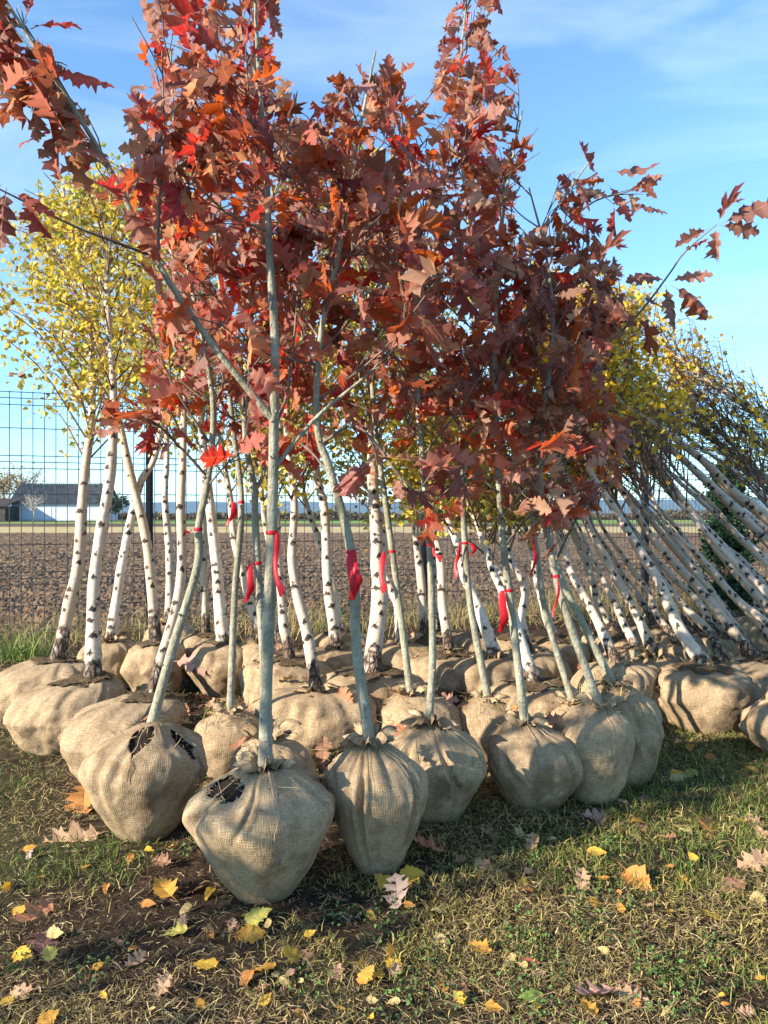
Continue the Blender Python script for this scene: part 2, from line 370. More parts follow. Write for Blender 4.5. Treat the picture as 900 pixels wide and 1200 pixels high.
s_ = np.linspace(-1, 1, 460); t_ = np.linspace(0, 1, 250)
SS, TT = np.meshgrid(s_, t_); Y0 = 8.75 / (1 - 0.211 * SS); FY = Y0 * (46.0 / Y0) ** TT; FX = SS * 0.65 * FY
pp = np.stack([FX, FY], -1); big = vnoise(pp, 1.6, 21, 2) + .5 * np.sin(pp[..., 1] * 5.2 + .8 * vnoise(pp, .5, 3)); cl = 1 - np.abs(vnoise(pp, 11., 33, 3)) * 2
FZ = 0.03 + 0.035 * big + 0.035 * np.clip(cl, -0.3, 1) * (.6 + .8 * np.clip(vnoise(pp, 1.1, 14, 2) + .3, 0, 1)) + 0.028 * vnoise(pp, 26, 5, 2)
FZ = FZ * sstep(0, 0.02, TT) * (1 - sstep(0.97, 1, TT)) + 0.006
nx = 460; i = np.arange(249)[:, None] * nx; j = np.arange(459)[None]
b = Buf(); b.add(np.stack([FX, FY, FZ], -1).reshape(-1, 3), np.stack([i + j, i + j + 1, i + j + nx + 1, i + j + nx], -1).reshape(-1, 4))
tag(b.build('ploughed_field', mat_field('ploughed_soil', (0.085, 0.052, 0.032), (0.23, 0.15, 0.09), (0.22, 0.145, 0.08), 4.0), smooth=False), kind='structure')
def strip(name, ya, yb, z, mat):
    b = Buf(); b.add([(-260, ya, z), (300, ya, z), (300, yb, z), (-260, yb, z)], [(0, 1, 2, 3)])
    return tag(b.build(name, mat), kind='structure')
strip('dry_grass_strip', 45, 66, 0.008, mat_field('dry_stubble', (0.40, 0.29, 0.13), (0.52, 0.40, 0.2), (0.33, 0.25, 0.12), 0.8))
strip('dark_furrow_strip', 66, 84, 0.012, mat_field('dark_furrow', (0.07, 0.05, 0.037), (0.15, 0.105, 0.075), (0.2, 0.16, 0.08), 0.5))
strip('green_strip', 84, 130, 0.016, mat_field('green_crop', (0.13, 0.22, 0.045), (0.2, 0.28, 0.07), (0.28, 0.25, 0.1), 0.3))
hx = np.linspace(-3600, 3600, 240); hz = 52 + 16 * vnoise(np.stack([hx, hx * 0], -1), 0.0009, 4, 3) + 9 * vnoise(np.stack([hx, hx * 0], -1), 0.004, 8, 2) + 0.004 * hx
b = Buf(); Vh = np.concatenate([np.stack([hx, np.full(240, 3300.), hx * 0 - 1], -1), np.stack([hx, np.full(240, 3700.), hz * 0.9 + 6], -1), np.stack([hx, np.full(240, 4100.), hz + 12], -1), np.stack([hx, np.full(240, 4700.), hx * 0 - 1], -1)])
ii = np.arange(239); b.add(Vh, np.vstack([np.stack([ii + k * 240, ii + 1 + k * 240, ii + 241 + k * 240, ii + 240 + k * 240], -1) for k in range(3)]))
tag(b.build('hills', mat_field('hill_woods', (0.05, 0.075, 0.06), (0.08, 0.11, 0.08), (0.1, 0.11, 0.07), 0.004)), kind='structure')

# ------------------------------------------------------------------ the farm beyond the field
def lerp(a, b, t): return np.asarray(a) + (np.asarray(b) - np.asarray(a)) * t
HYd = 108.0
house = thing('farm_house', 'long low white farm building with a grey corrugated roof across the field', 'building', (P(64, 611, HYd)[0], HYd, 0))
xl, xr = P(10, 600, HYd)[0], P(121, 600, HYd)[0]; ze, zr = 2.35, 5.35
WALLW = mat_plain('shaded_whitewash', (0.46, 0.52, 0.66), 0.9, 0.1, 0.06, 0.6); ROOFM = mat_plain('grey_roof_sheet', (0.19, 0.18, 0.165), 0.8, 0.2, 0.3, 1.5)  # bluish shade on the white wall is put into its colour
DARKW = mat_plain('dark_boards', (0.06, 0.05, 0.045), 0.9, 0.1, 0.4, 2.0)
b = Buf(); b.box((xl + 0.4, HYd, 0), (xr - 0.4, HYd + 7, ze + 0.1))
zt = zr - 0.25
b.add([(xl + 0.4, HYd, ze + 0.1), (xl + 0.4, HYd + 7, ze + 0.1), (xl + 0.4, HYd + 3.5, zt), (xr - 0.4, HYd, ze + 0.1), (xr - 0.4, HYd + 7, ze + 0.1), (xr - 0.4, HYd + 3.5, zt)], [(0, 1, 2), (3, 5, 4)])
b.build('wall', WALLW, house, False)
def roof_sheet(x0, x1, name='roof_sheet'):
    b = Buf(); n = 8; xs = np.linspace(x0, x1, n + 1); dz = np.where(np.arange(n + 1) % 2, 0.22, 0.0)
    V = []
    for (yy, zz) in ((HYd - 0.5, ze), (HYd + 3.5, zr), (HYd + 7.5, ze)):
        V += [(xs[k], yy, zz + dz[k]) for k in range(n + 1)]
    F = [(r * (n + 1) + k, r * (n + 1) + k + 1, (r + 1) * (n + 1) + k + 1, (r + 1) * (n + 1) + k) for r in range(2) for k in range(n)]
    b.add(V, F); return b
roof = link('roof', None, house)
for k in range(12):
    o = roof_sheet(xl + (xr - xl) * k / 12 , xl + (xr - xl) * (k + 0.99) / 12); me_o = o.build('roof_sheet', ROOFM, house, False); me_o.parent = roof
b = Buf(); b.box((xl + 5.1, HYd - 0.05, 0), (xl + 6.0, HYd + 0.02, 1.95)); b.build('door', mat_plain('pale_door', (0.52, 0.55, 0.62), 0.7, 0.2, 0.1, 2), house, False)
b = Buf(); b.box((xl + 0.2, HYd - 0.12, 0), (xr - 0.2, HYd - 0.004, 0.28)); b.build('plinth', mat_plain('grey_plinth', (0.35, 0.37, 0.42), 0.9, 0.1, 0.15, 2), house, False)
shed = thing('wooden_shed', 'dark wooden shed at the left end of the white farm building', 'shed', (P(0, 611, 104)[0], 104, 0))
b = Buf(); sx0, sx1 = P(-25, 600, 104)[0], P(6, 600, 104)[0]
b.box((sx0, 104, 0), (sx1, 108, 2.1)); b.build('wall', DARKW, shed, False)
b = Buf(); b.add([(sx0 - .3, 103.6, 2.05), (sx1 + .3, 103.6, 2.05), (sx1 + .3, 108.4, 3.1), (sx0 - .3, 108.4, 3.1), (sx0 - .3, 103.6, 2.2), (sx1 + .3, 103.6, 2.2), (sx1 + .3, 108.4, 3.25), (sx0 - .3, 108.4, 3.25)],
      [(0, 3, 2, 1), (4, 5, 6, 7), (0, 1, 5, 4), (1, 2, 6, 5), (2, 3, 7, 6), (3, 0, 4, 7)]); b.build('roof', DARKW, shed, False)
def leaf_cards(b, pos, size, colr, r=None, flat=0.0):
    """many small folded leaves, two triangles each"""
    r = r or rng; n = len(pos); d = r.normal(size=(n, 3)); d[:, 2] -= flat; d /= np.linalg.norm(d, axis=1)[:, None]
    q = r.normal(size=(n, 3)); sdv = np.cross(d, q); sdv /= np.linalg.norm(sdv, axis=1)[:, None] + 1e-9; nn = np.cross(d, sdv)
    L = (np.asarray(size) * np.ones(n))[:, None]; f = r.uniform(-0.25, 0.35, (n, 1))
    A = pos; B = pos + d * L * 0.42 + sdv * L * 0.40 + nn * L * f; C = pos + d * L; D = pos + d * L * 0.42 - sdv * L * 0.40 + nn * L * f
    V = np.stack([A, B, C, D], 1).reshape(-1, 3); k = np.arange(n) * 4
    F = np.vstack([np.stack([k, k + 1, k + 2], 1), np.stack([k, k + 2, k + 3], 1)])
    b.add(V, F, None, np.repeat(np.broadcast_to(colr, (n, 3)), 4, 0))
def far_tree(name, label, cat, x, y, Y, hpx, wpx, bark, leafc, nleaf, seed, upright=0.6, lsize=0.35):
    r = np.random.default_rng(seed); base = P(x, HY, Y); base[2] = 0; H = CAM_H + (HY - y) / FPX * Y; W = wpx / FPX * Y / 2
    t = thing(name, label, cat, base); b = Buf(); tips = []
    b.tube(np.array([base, base + (0.1, 0, H * .35), base + (0, 0, H * .8)]), [H * .035, H * .025, H * .008], 6)
    for k in range(26):
        z0 = H * r.uniform(.3, .75); a = r.uniform(0, 6.28); e = base + np.array([math.cos(a) * W * r.uniform(.4, 1), math.sin(a) * W * .7, z0 + (H - z0) * r.uniform(.4, 1)])
        s0 = base + (0, 0, z0); mid = lerp(s0, e, .5) + (0, 0, -.05 * H); c = spline([s0, mid, e], 6); b.tube(c, np.linspace(H * .012, H * .003, 6), 3); tips.append(c[3:])
        for q in range(5):
            u = c[r.integers(2, 6)]; w = u + r.normal(size=3) * H * .09 + (0, 0, H * .06); b.tube(np.array([u, w]), [H * .004, H * .0015], 3); tips.append(np.array([w]))
    b.build('trunk', bark, t)
    if nleaf:
        T = np.vstack(tips); pos = T[r.integers(0, len(T), nleaf)] + r.normal(size=(nleaf, 3)) * H * .06
        b = Buf(); leaf_cards(b, pos, lsize, np.array(leafc) * r.uniform(.6, 1.3, (nleaf, 1)), r); tag(b.build('crown', BIRCHLEAF, t, False), kind='stuff')
    return t
far_tree('bare_tree', 'small bare pale-barked tree in front of the white farm building', 'tree', 39, 577, 98, 0, 40, mat_plain('pale_bark', (0.42, 0.36, 0.31), .8, .1, .2, 3), None, 0, 3)
far_tree('autumn_tree', 'small yellow-leaved tree behind the dark shed at the left edge', 'tree', 4, 556, 116, 0, 40, TWIG, (0.35, 0.2, 0.05), 700, 4)
far_tree('bare_tree', 'tall bare brown tree behind the roof of the farm building', 'tree', 27, 548, 122, 0, 50, TWIG, (0.25, .14, .08), 150, 5)
far_tree('dark_bush', 'dark evergreen bush at the right end of the farm building', 'bush', 134, 584, 106, 0, 34, TWIG, (0.035, 0.055, 0.04), 1300, 6, lsize=0.4)
# far hedge, one mass of brushwood
hb = Buf(); r = np.random.default_rng(11); n = 9000; hxp = r.uniform(-62, 75, n); hh = 0.8 + 0.9 * np.abs(vnoise(np.stack([hxp, hxp * 0], -1), 0.12, 5, 3)) * 2
hp = np.stack([hxp, 132 + r.uniform(-2, 2, n), r.uniform(0, 1, n) ** 0.8 * hh], -1)
leaf_cards(hb, hp, r.uniform(.3, .7, n), np.array((0.13, 0.10, 0.06)) * r.uniform(.5, 1.6, (n, 1)), r)
tag(hb.build('far_hedge', GRASS, None, False), 'brown brushwood along the far edge of the field', 'hedge', kind='stuff')

# ------------------------------------------------------------------ welded mesh fence
F0, FD = np.array([-2.34, 7.66]), np.array([2.78, 0.905]); FLEN = float(np.linalg.norm(FD)); FHT = 2.35
fence = thing('mesh_fence', 'dark welded wire mesh fence on black posts behind the birches', 'fence', (F0[0], F0[1], 0))
fang = math.atan2(FD[1], FD[0]); fori = np.array(fence.location)
pb = Buf(); pb.box((-0.035, -0.03, -0.05), (0.035, 0.03, FHT + 0.05)); pb.box((-0.04, -0.035, FHT + 0.05), (0.04, 0.035, FHT + 0.07)); post_me = pb.mesh('post', POST, False)
vb = Buf(); vb.tube(np.array([(0, 0, 0.04), (0, 0, 0.6), (0, 0, FHT)]), 0.0039, 4); vert_me = vb.mesh('wire', WIRE)
hb_ = Buf(); hb_.tube(np.array([(0.04, 0, 0), (FLEN / 2, 0.001, 0), (FLEN - 0.04, 0, 0)]), 0.0039, 4); hor_me = hb_.mesh('wire', WIRE)
for k in range(-1, 4):
    p = F0 + FD * k; o = link('post', post_me, fence); o.location = (p[0] - fori[0], p[1] - fori[1], 0); o.rotation_euler.z = fang
    if k == 3: break
    pan = link('panel', None, fence); pan.location = (p[0] - fori[0], p[1] - fori[1], 0); pan.rotation_euler.z = fang
    sp = 0.098 if k < 1 else 0.055
    nW = int((FLEN - 0.1) / sp)
    for w in range(nW + 1):
        o = link('wire', vert_me, pan); o.location = (0.05 + w * (FLEN - 0.1) / nW, -0.045, 0)
    zs = [0.08, 0.32, 0.52, 0.58, 0.64, 0.9, 1.12, 1.38, 1.62, 1.68, 1.74, 2.0, 2.22, 2.28, 2.34]
    for q, z in enumerate(zs):
        o = link('wire', hor_me, pan); o.location = (0, -0.052 - (0.02 if q in (3, 9, 13) else 0), z)

# ------------------------------------------------------------------ leaves
HALF = [(0.0, .012), (.05, .045), (.10, .085), (.145, .20), (.20, .13), (.255, .115), (.29, .19), (.315, .30), (.36, .27), (.425, .375), (.455, .25), (.505, .14),
        (.56, .22), (.60, .335), (.645, .275), (.735, .365), (.74, .21), (.765, .12), (.81, .16), (.875, .25), (.885, .13), (.93, .11), (.955, .05), (1.0, .0)]
MAPLE = [(0.0, .01), (.03, .16), (.10, .36), (.17, .34), (.22, .30), (.36, .50), (.42, .40), (.48, .30), (.60, .38), (.62, .24), (.74, .25), (.76, .14), (.88, .10), (1.0, 0)]
OVAL = [(0.0, .01), (.06, .13), (.15, .27), (.22, .31), (.30, .34), (.38, .31), (.46, .31), (.55, .25), (.64, .23), (.72, .16), (.82, .12), (.90, .05), (1.0, 0)]
def leaf_mesh(name, seed, bend=0.3, fold=0.25, curl=0.5, twist=0.3, outline=HALF, jit=.02, mat=None, pet=0.13):
    r = np.random.default_rng(seed); b = Buf()
    for sd_ in (1, -1):
        o = np.array(outline); o[1:-1] += r.normal(size=(len(o) - 2, 2)) * (jit * .6, jit); o[:, 1] = np.maximum(o[:, 1], 0.004); o[:, 1] *= r.uniform(.85, 1.1)
        n = len(o); mt = np.maximum.accumulate(np.clip(o[:, 0] - .28 * o[:, 1], 0, 1)); mt[-1] = 1
        V = np.zeros((2 * n, 3)); V[:n, 0] = mt; V[n:, 0] = o[:, 0]; V[n:, 1] = sd_ * o[:, 1]
        uv = V[:, :2].copy(); x, y = V[:, 0], V[:, 1]; ay = np.abs(y)
        z = ay * math.tan(fold) - curl * ay ** 2 + r.normal(size=2 * n) * .012 * (ay > .02) + .03 * np.sin(x * 17 + seed) * ay * 3
        y2 = y * math.cos(fold) * (1 - .35 * abs(curl) * ay); a = twist * x; y3 = y2 * np.cos(a) - z * np.sin(a); z3 = y2 * np.sin(a) + z * np.cos(a)
        X = np.sin(bend * x) / bend if abs(bend) > .01 else x; Zb = -(1 - np.cos(bend * x)) / bend if abs(bend) > .01 else 0 * x
        V = np.stack([pet + X - z3 * np.sin(-bend * x), y3, Zb + z3 * np.cos(bend * x)], -1)
        k = np.arange(n - 1); F = np.stack([k, n + k, n + k + 1, k + 1], -1)
        if sd_ < 0: F = F[:, ::-1]
        b.add(V, F, uv)
    b.add([(0, .006, 0), (pet + .03, .008, .002), (pet + .03, -.008, .002), (0, -.006, 0)], [(3, 2, 1, 0)], [(.5, 0)] * 4)
    return b.mesh(name, mat)
OAK_MESH = [leaf_mesh('oak_leaf', 100 + k, bend=[.2, .7, -.4, 1.2, .4, 1.6, .1, .9, -.8, .5, 1.9, .3][k], fold=[.15, .3, .1, .45, .6, .3, .05, .25, .2, .8, .5, .35][k],
                      curl=[.5, 1.3, -.9, 2.2, .3, -1.6, .8, 2.6, 1.0, .2, -2.0, 1.8][k], twist=[.2, -.5, .4, -.9, .1, .8, -.2, .5, -.4, .3, 1.2, -.7][k], mat=OAKLEAF) for k in range(12)]
FALL_OAK = [leaf_mesh('fallen_oak_leaf', 200 + k, [.3, .8, -.5, .15, 1.1][k], [.2, .3, .1, .3, .4][k], [.4, .9, -.6, .2, 1.2][k], [.1, -.4, .3, .2, .6][k], mat=FALLEN) for k in range(5)]
FALL_MAP = [leaf_mesh('fallen_maple_leaf', 220 + k, [.2, .6, -.5, .9][k], [.15, .3, .1, .35][k], [.3, .7, -.5, .9][k], .2, MAPLE, mat=FALLEN, pet=.3) for k in range(4)]
FALL_OVA = [leaf_mesh('fallen_birch_leaf', 240 + k, [.2, .7, -.5, 1.0][k], [.2, .4, .1, .5][k], [.3, .9, -.6, .4][k], .3, OVAL, mat=FALLEN, pet=.25) for k in range(4)]
def put_leaf(name, me, parent, pos, d, nrm, size, color, origin=(0, 0, 0), wide=1.0):
    d = Vector(d).normalized(); n = Vector(nrm); n = n - d * n.dot(d)
    if n.length < 1e-3: n = d.orthogonal()
    n.normalize(); y = n.cross(d)
    o = link(name, me, parent)
    m = Matrix(((d.x, y.x, n.x), (d.y, y.y, n.y), (d.z, y.z, n.z))).to_4x4()
    o.matrix_local = Matrix.Translation(Vector([float(v) for v in pos]) - Vector([float(v) for v in origin])) @ m @ Matrix.Diagonal((size, size * wide, size, 1.0))
    o.color = (float(color[0]), float(color[1]), float(color[2]), 1)
    return o
PAL = {'deep': (.30, .016, .022), 'red': (.52, .03, .018), 'orange': (.58, .12, .015), 'rust': (.34, .07, .022), 'brown': (.22, .072, .040),
       'plum': (.20, .046, .050), 'tan': (.50, .29, .17), 'pink': (.44, .18, .14)}
MIXES = {'front': ['red', 'rust', 'brown', 'pink', 'rust', 'tan', 'deep', 'brown', 'pink', 'deep', 'tan', 'brown', 'orange'], 'bright': ['red', 'red', 'orange', 'deep', 'rust', 'brown', 'pink', 'tan', 'brown', 'pink'],
         'dark': ['deep', 'plum', 'deep', 'brown', 'rust', 'pink', 'red', 'tan', 'brown', 'pink'], 'brown': ['brown', 'rust', 'rust', 'plum', 'orange', 'pink', 'tan', 'orange', 'pink', 'red', 'tan'],
         'plum': ['plum', 'brown', 'rust', 'orange', 'pink', 'brown', 'red', 'rust', 'tan', 'pink', 'tan']}

# ------------------------------------------------------------------ burlap root balls
TUFTS = []; BALLS = []
def root_ball(parent, c, rx, ry, h, seed, vm=.58, rb=.55, res=(72, 40), pleats=12, pamp=.07, lump=.07, holes=(), top=None, tilt=None, collar=.07, soil=False, rc=.12, threads=0, solid=False, cap=0):
    r = np.random.default_rng(seed); c = np.asarray(c, float); nT, nV = res
    th = np.linspace(0, 2 * np.pi, nT + 1); prof = spline([(0, 0), (rb * .6, -.005), (rb * .93, .02), (rb + (1 - rb) * .50, vm * .42), (.955, vm * .84), (.99, vm + .12 * (1 - vm)), (.86, .60 + .24 + .02), (.5, .975), (rc, 1.03)], nV)
    v = np.linspace(0, 1, nV); T, Vv = np.meshgrid(th, v); R_ = prof[:, 0][:, None] * np.ones_like(T); Z = prof[:, 1][:, None] * np.ones_like(T)
    q = np.stack([np.sin(T) * R_, np.cos(T) * R_, Z * 1.2], -1) + seed * 3.7
    body = sstep(.02, .3, Vv) * (1 - sstep(.86, 1, Vv))
    dr = lump * (1.5 * vnoise(q, 1.5, seed, 2) + .35 * vnoise(q, 5.5, seed + 1, 2)) * body
    for k in range(pleats):
        a = r.uniform(0, 2 * np.pi); w = r.uniform(.035, .10); d = pamp * r.uniform(.4, 1.3); rch = r.choice([.25, .45, .6, .72, .8], p=[.1, .2, .25, .25, .2])
        aa = a + .25 * vnoise(np.stack([v * 2.5, v * 0 + k], -1), 1, seed + k)[:, None]
        dd = np.angle(np.exp(1j * (T - aa))); ww = w * (.5 + R_) / (R_ + .15) * .8
        g = np.exp(-(dd / ww) ** 2); rid = np.exp(-((dd - 2.0 * ww) / ww) ** 2) + np.exp(-((dd + 2.0 * ww) / ww) ** 2)
        env = sstep(rch - .12, min(.97, rch + .3), Vv) * (1 - .5 * sstep(.93, 1, Vv))
        dr = dr + d * env * (-g + .45 * rid) * np.clip(R_, .25, 1)
    R2 = R_ * (1 + dr); Zt = Z + .05 * vnoise(q, 2.4, seed + 5, 2) * sstep(.55, .9, Vv)
    x = np.sin(T) * R2 * rx; y = np.cos(T) * R2 * ry; z = Zt * h
    if top is not None:
        sh = np.asarray(top, float) - c; w = sstep(.55, 1, Vv); x = x + sh[0] * w; y = y + sh[1] * w
        z = z + (sh[2] - 1.03 * h) * sstep(.8, 1, Vv)
    pts = np.stack([x, y, z], -1)
    if tilt is not None:
        Rm = np.array(Matrix.Rotation(tilt[0], 3, 'X') @ Matrix.Rotation(tilt[1], 3, 'Y')); mid = np.array([0, 0, h * .45])
        pts = (pts - mid) @ Rm.T + mid
        pts[..., 2] -= pts[..., 2].min()
    arc = np.concatenate([[0], np.cumsum(np.linalg.norm(np.diff(np.stack([prof[:, 0] * rx, prof[:, 1] * h], -1), axis=0), axis=1))])
    uv = np.stack([T * rx, np.broadcast_to(arc[:, None], T.shape)], -1)
    i = np.arange(nV - 1)[:, None] * (nT + 1); j = np.arange(nT)[None]; F = np.stack([i + j + nT + 1, i + j + nT + 2, i + j + 1, i + j], -1)
    keep = np.ones((nV - 1, nT), bool); tc = (T[:-1, :-1] + T[1:, 1:]) / 2; vc = (Vv[:-1, :-1] + Vv[1:, 1:]) / 2
    for (t0, v0, dt, dv, tri) in holes:
        jn = .3 * vnoise(np.stack([tc * 6, vc * 12], -1), 1, seed + 9, 2); e = np.abs(tc - t0) / dt
        e = e if not tri else np.abs(tc - t0) / (dt * np.clip((vc - (v0 - dv)) / (2 * dv), .04, 1))
        keep &= ~((e ** 2 + ((vc - v0) / dv) ** 4 + jn) < 1)
    b = Buf(); b.add((pts + c).reshape(-1, 3), F[keep].reshape(-1, 4), uv.reshape(-1, 2)); ori = np.array(parent.location)
    fb = Buf()
    if holes:                    # frayed threads round each gap
        gone = ~keep; edge = gone & (np.roll(keep, 1, 0) | np.roll(keep, -1, 0) | np.roll(keep, 1, 1) | np.roll(keep, -1, 1)); ei = np.argwhere(edge)
        for (a_, b_) in ei[r.permutation(len(ei))[:34]]:
            q0 = pts[a_, b_] + c; near = ei[np.abs(ei[:, 1] - b_) < nT // 8]; cen = pts[near[:, 0], near[:, 1]].mean(0) + c; q1 = q0 + (cen - q0) * r.uniform(.05, .4) + r.normal(size=3) * .006 + (0, -.004, .002)
            fb.tube(spline([q0, lerp(q0, q1, .5) + r.normal(size=3) * .004, q1], 4), .0010, 3)
    ro = b.build('root_ball', BURLAP, parent)
    if fb.n: o = fb.build('frayed_edge', HEMP, None, True, ori); o.parent = ro
    if cap:                      # bare soil of the root mass showing on top
        cm = vc > cap + .10 * vnoise(np.stack([np.sin(tc) * 2.2, np.cos(tc) * 2.2, vc * 9], -1), 1, seed + 2, 3)
        cp = pts + np.stack([np.sin(T), np.cos(T), 1 + 0 * T], -1) * (.006 + .012 * np.abs(vnoise(pts * 30 + seed, 1, seed, 2)))[..., None]
        b2 = Buf(); b2.add((cp + c).reshape(-1, 3), F[cm].reshape(-1, 4)); o = b2.build('soil', TOPSOIL, None, True, ori); o.parent = ro
    if solid:
        md = ro.modifiers.new('thickness', 'SOLIDIFY'); md.thickness = 0.004; md.offset = -1
    if holes or soil:
        b = Buf(); cc = np.array([0, 0, h * .45]); ip = (pts - cc) * .955 + cc + c; b.add(ip.reshape(-1, 3), F.reshape(-1, 4)); o = b.build('soil', SOIL, None, True, ori); o.parent = ro
    tp = (np.asarray(top) if top is not None else c + pts[-1].mean(0))
    if collar:
        n = 110; m = 9; a = np.linspace(0, 2 * np.pi, n + 1); b = Buf(); ss = np.linspace(0, 1, m)
        Ln = collar * (1 + .5 * vnoise(np.stack([np.cos(a) * 1.6, np.sin(a) * 1.6], -1), 1, seed + 3, 2) + .22 * r.normal(size=n + 1)); Ln[-1] = Ln[0]
        up = .75 + .6 * vnoise(np.stack([np.cos(a) * 1.3, np.sin(a) * 1.3], -1), 1, seed + 4); ruf = np.sin(a * 9 + seed) * .10 + np.sin(a * 17 + 2 * seed) * .06
        rr = .026 + ss[:, None] * Ln[None] * (.9 + ruf * 2) * (.55 + .45 * ss[:, None]); zz = tp[2] - .015 + Ln[None] * up * (np.sin(ss * 2.0)[:, None]) * (.75 + ruf * 3) * .8 - .25 * Ln[None] * ss[:, None] ** 2
        CP = np.stack([tp[0] + np.sin(a) * rr, tp[1] + np.cos(a) * rr, zz], -1); i = np.arange(m - 1)[:, None] * (n + 1); j = np.arange(n)[None]
        b.add(CP.reshape(-1, 3), np.stack([i + j, i + j + 1, i + j + n + 2, i + j + n + 1], -1).reshape(-1, 4), np.stack([np.broadcast_to(a * .06, (m, n + 1)), np.broadcast_to((ss * collar)[:, None], (m, n + 1))], -1).reshape(-1, 2))
        for k in range(26):      # frayed ends
            q0 = CP[-1, r.integers(0, n)]; q1 = q0 + r.normal(size=3) * .012 + (q0 - tp) * .12; b.tube(spline([q0, lerp(q0, q1, .5) + r.normal(size=3) * .005, q1], 4), .0011, 3)
        o = b.build('burlap_collar', BURLAP, None, True, ori); o.parent = ro
    for k in range(threads):
        a0 = math.pi + r.uniform(-1.1, 1.1); jt = int(a0 / (2 * np.pi) * nT); path = [c + pts[nV - 2 - q * 2, int((jt + r.integers(-1, 2)) % nT)] * 1.012 + (0, -.004, 0) for q in range(0, int(r.uniform(.3, .62) * nV / 2), 3)]
        b = Buf(); b.tube(spline(path, 16), .0011, 4); o = b.build('thread', HEMP, None, True, ori); o.parent = ro
    BALLS.append((c[0], c[1], max(rx, ry), h)); TUFTS.append((tp, rx))
    return ro
# ------------------------------------------------------------------ ribbons
def ribbon(parent, p, rad, tails, seed, side=0.0):
    r = np.random.default_rng(seed); b = Buf(); ori = np.array(parent.location)
    b.tube(np.array([p + (0, 0, -.007), p + (0, 0, -.003), p + (0, 0, .003), p + (0, 0, .007)]), [rad * 1.03, rad * 1.13, rad * 1.12, rad * 1.02], 14)
    for (dx, L, W) in tails:
        n = 9; s = np.linspace(0, 1, n); x0 = p[0] + dx; ph = r.uniform(0, 6)
        cx = x0 + .018 * np.sin(s * 4 + ph) * s + dx * .3 * s; cy = p[1] - rad - .008 - .012 * s - .01 * np.sin(s * 5 + ph); cz = p[2] - L * s; tw = .35 * np.sin(s * 2.5 + ph); w = W * .58 * (.45 + .55 * sstep(0, .2, s)) * (1 - .12 * np.sin(s * 7 + ph)) / 2
        A = np.stack([cx - w * np.cos(tw), cy - w * np.sin(tw), cz + .004 * np.sin(s * 9)], -1); M_ = np.stack([cx, cy - .006, cz], -1); B = np.stack([cx + w * np.cos(tw), cy + w * np.sin(tw), cz + .03 * s ** 4], -1)
        V = np.stack([A, M_, B], 1).reshape(-1, 3); k = np.arange(n - 1)[:, None] * 3; j = np.arange(2)[None]
        b.add(V, np.stack([k + j, k + j + 1, k + j + 4, k + j + 3], -1).reshape(-1, 4))
    return b.build('ribbon', RIBBON, parent)

# ------------------------------------------------------------------ red oaks
OAKMASS = [(-60, -60), (45, -60), (75, 60), (112, 150), (135, 205), (152, 190), (143, 40), (175, -60), (330, -60), (345, 95), (372, 135), (390, 78), (470, 66), (503, 120), (515, 40), (525, -60), (580, -60), (592, 70), (642, 125), (642, 165), (603, 225),
           (612, 268), (650, 250), (655, 190), (700, 180), (772, 212), (765, 255), (728, 275), (722, 330), (735, 400), (705, 425), (750, 505), (735, 560), (690, 600), (668, 655), (625, 655), (560, 615), (500, 640), (432, 600), (340, 560), (290, 535),
           (225, 572), (150, 548), (112, 520), (112, 478), (165, 420), (172, 330), (150, 262), (95, 240), (40, 190), (-60, 150)]
RIGHTARM = [(690, 440), (735, 300), (800, 240), (900, 220), (905, 262), (835, 320), (835, 372), (790, 385), (740, 430)]
LEFTARM = [(-60, 195), (45, 205), (60, 275), (-60, 300)]
def in_oak(p):
    q = PX(p)[0]
    return inpoly(q, OAKMASS) or inpoly(q, LEFTARM)
N_LEAF = 0
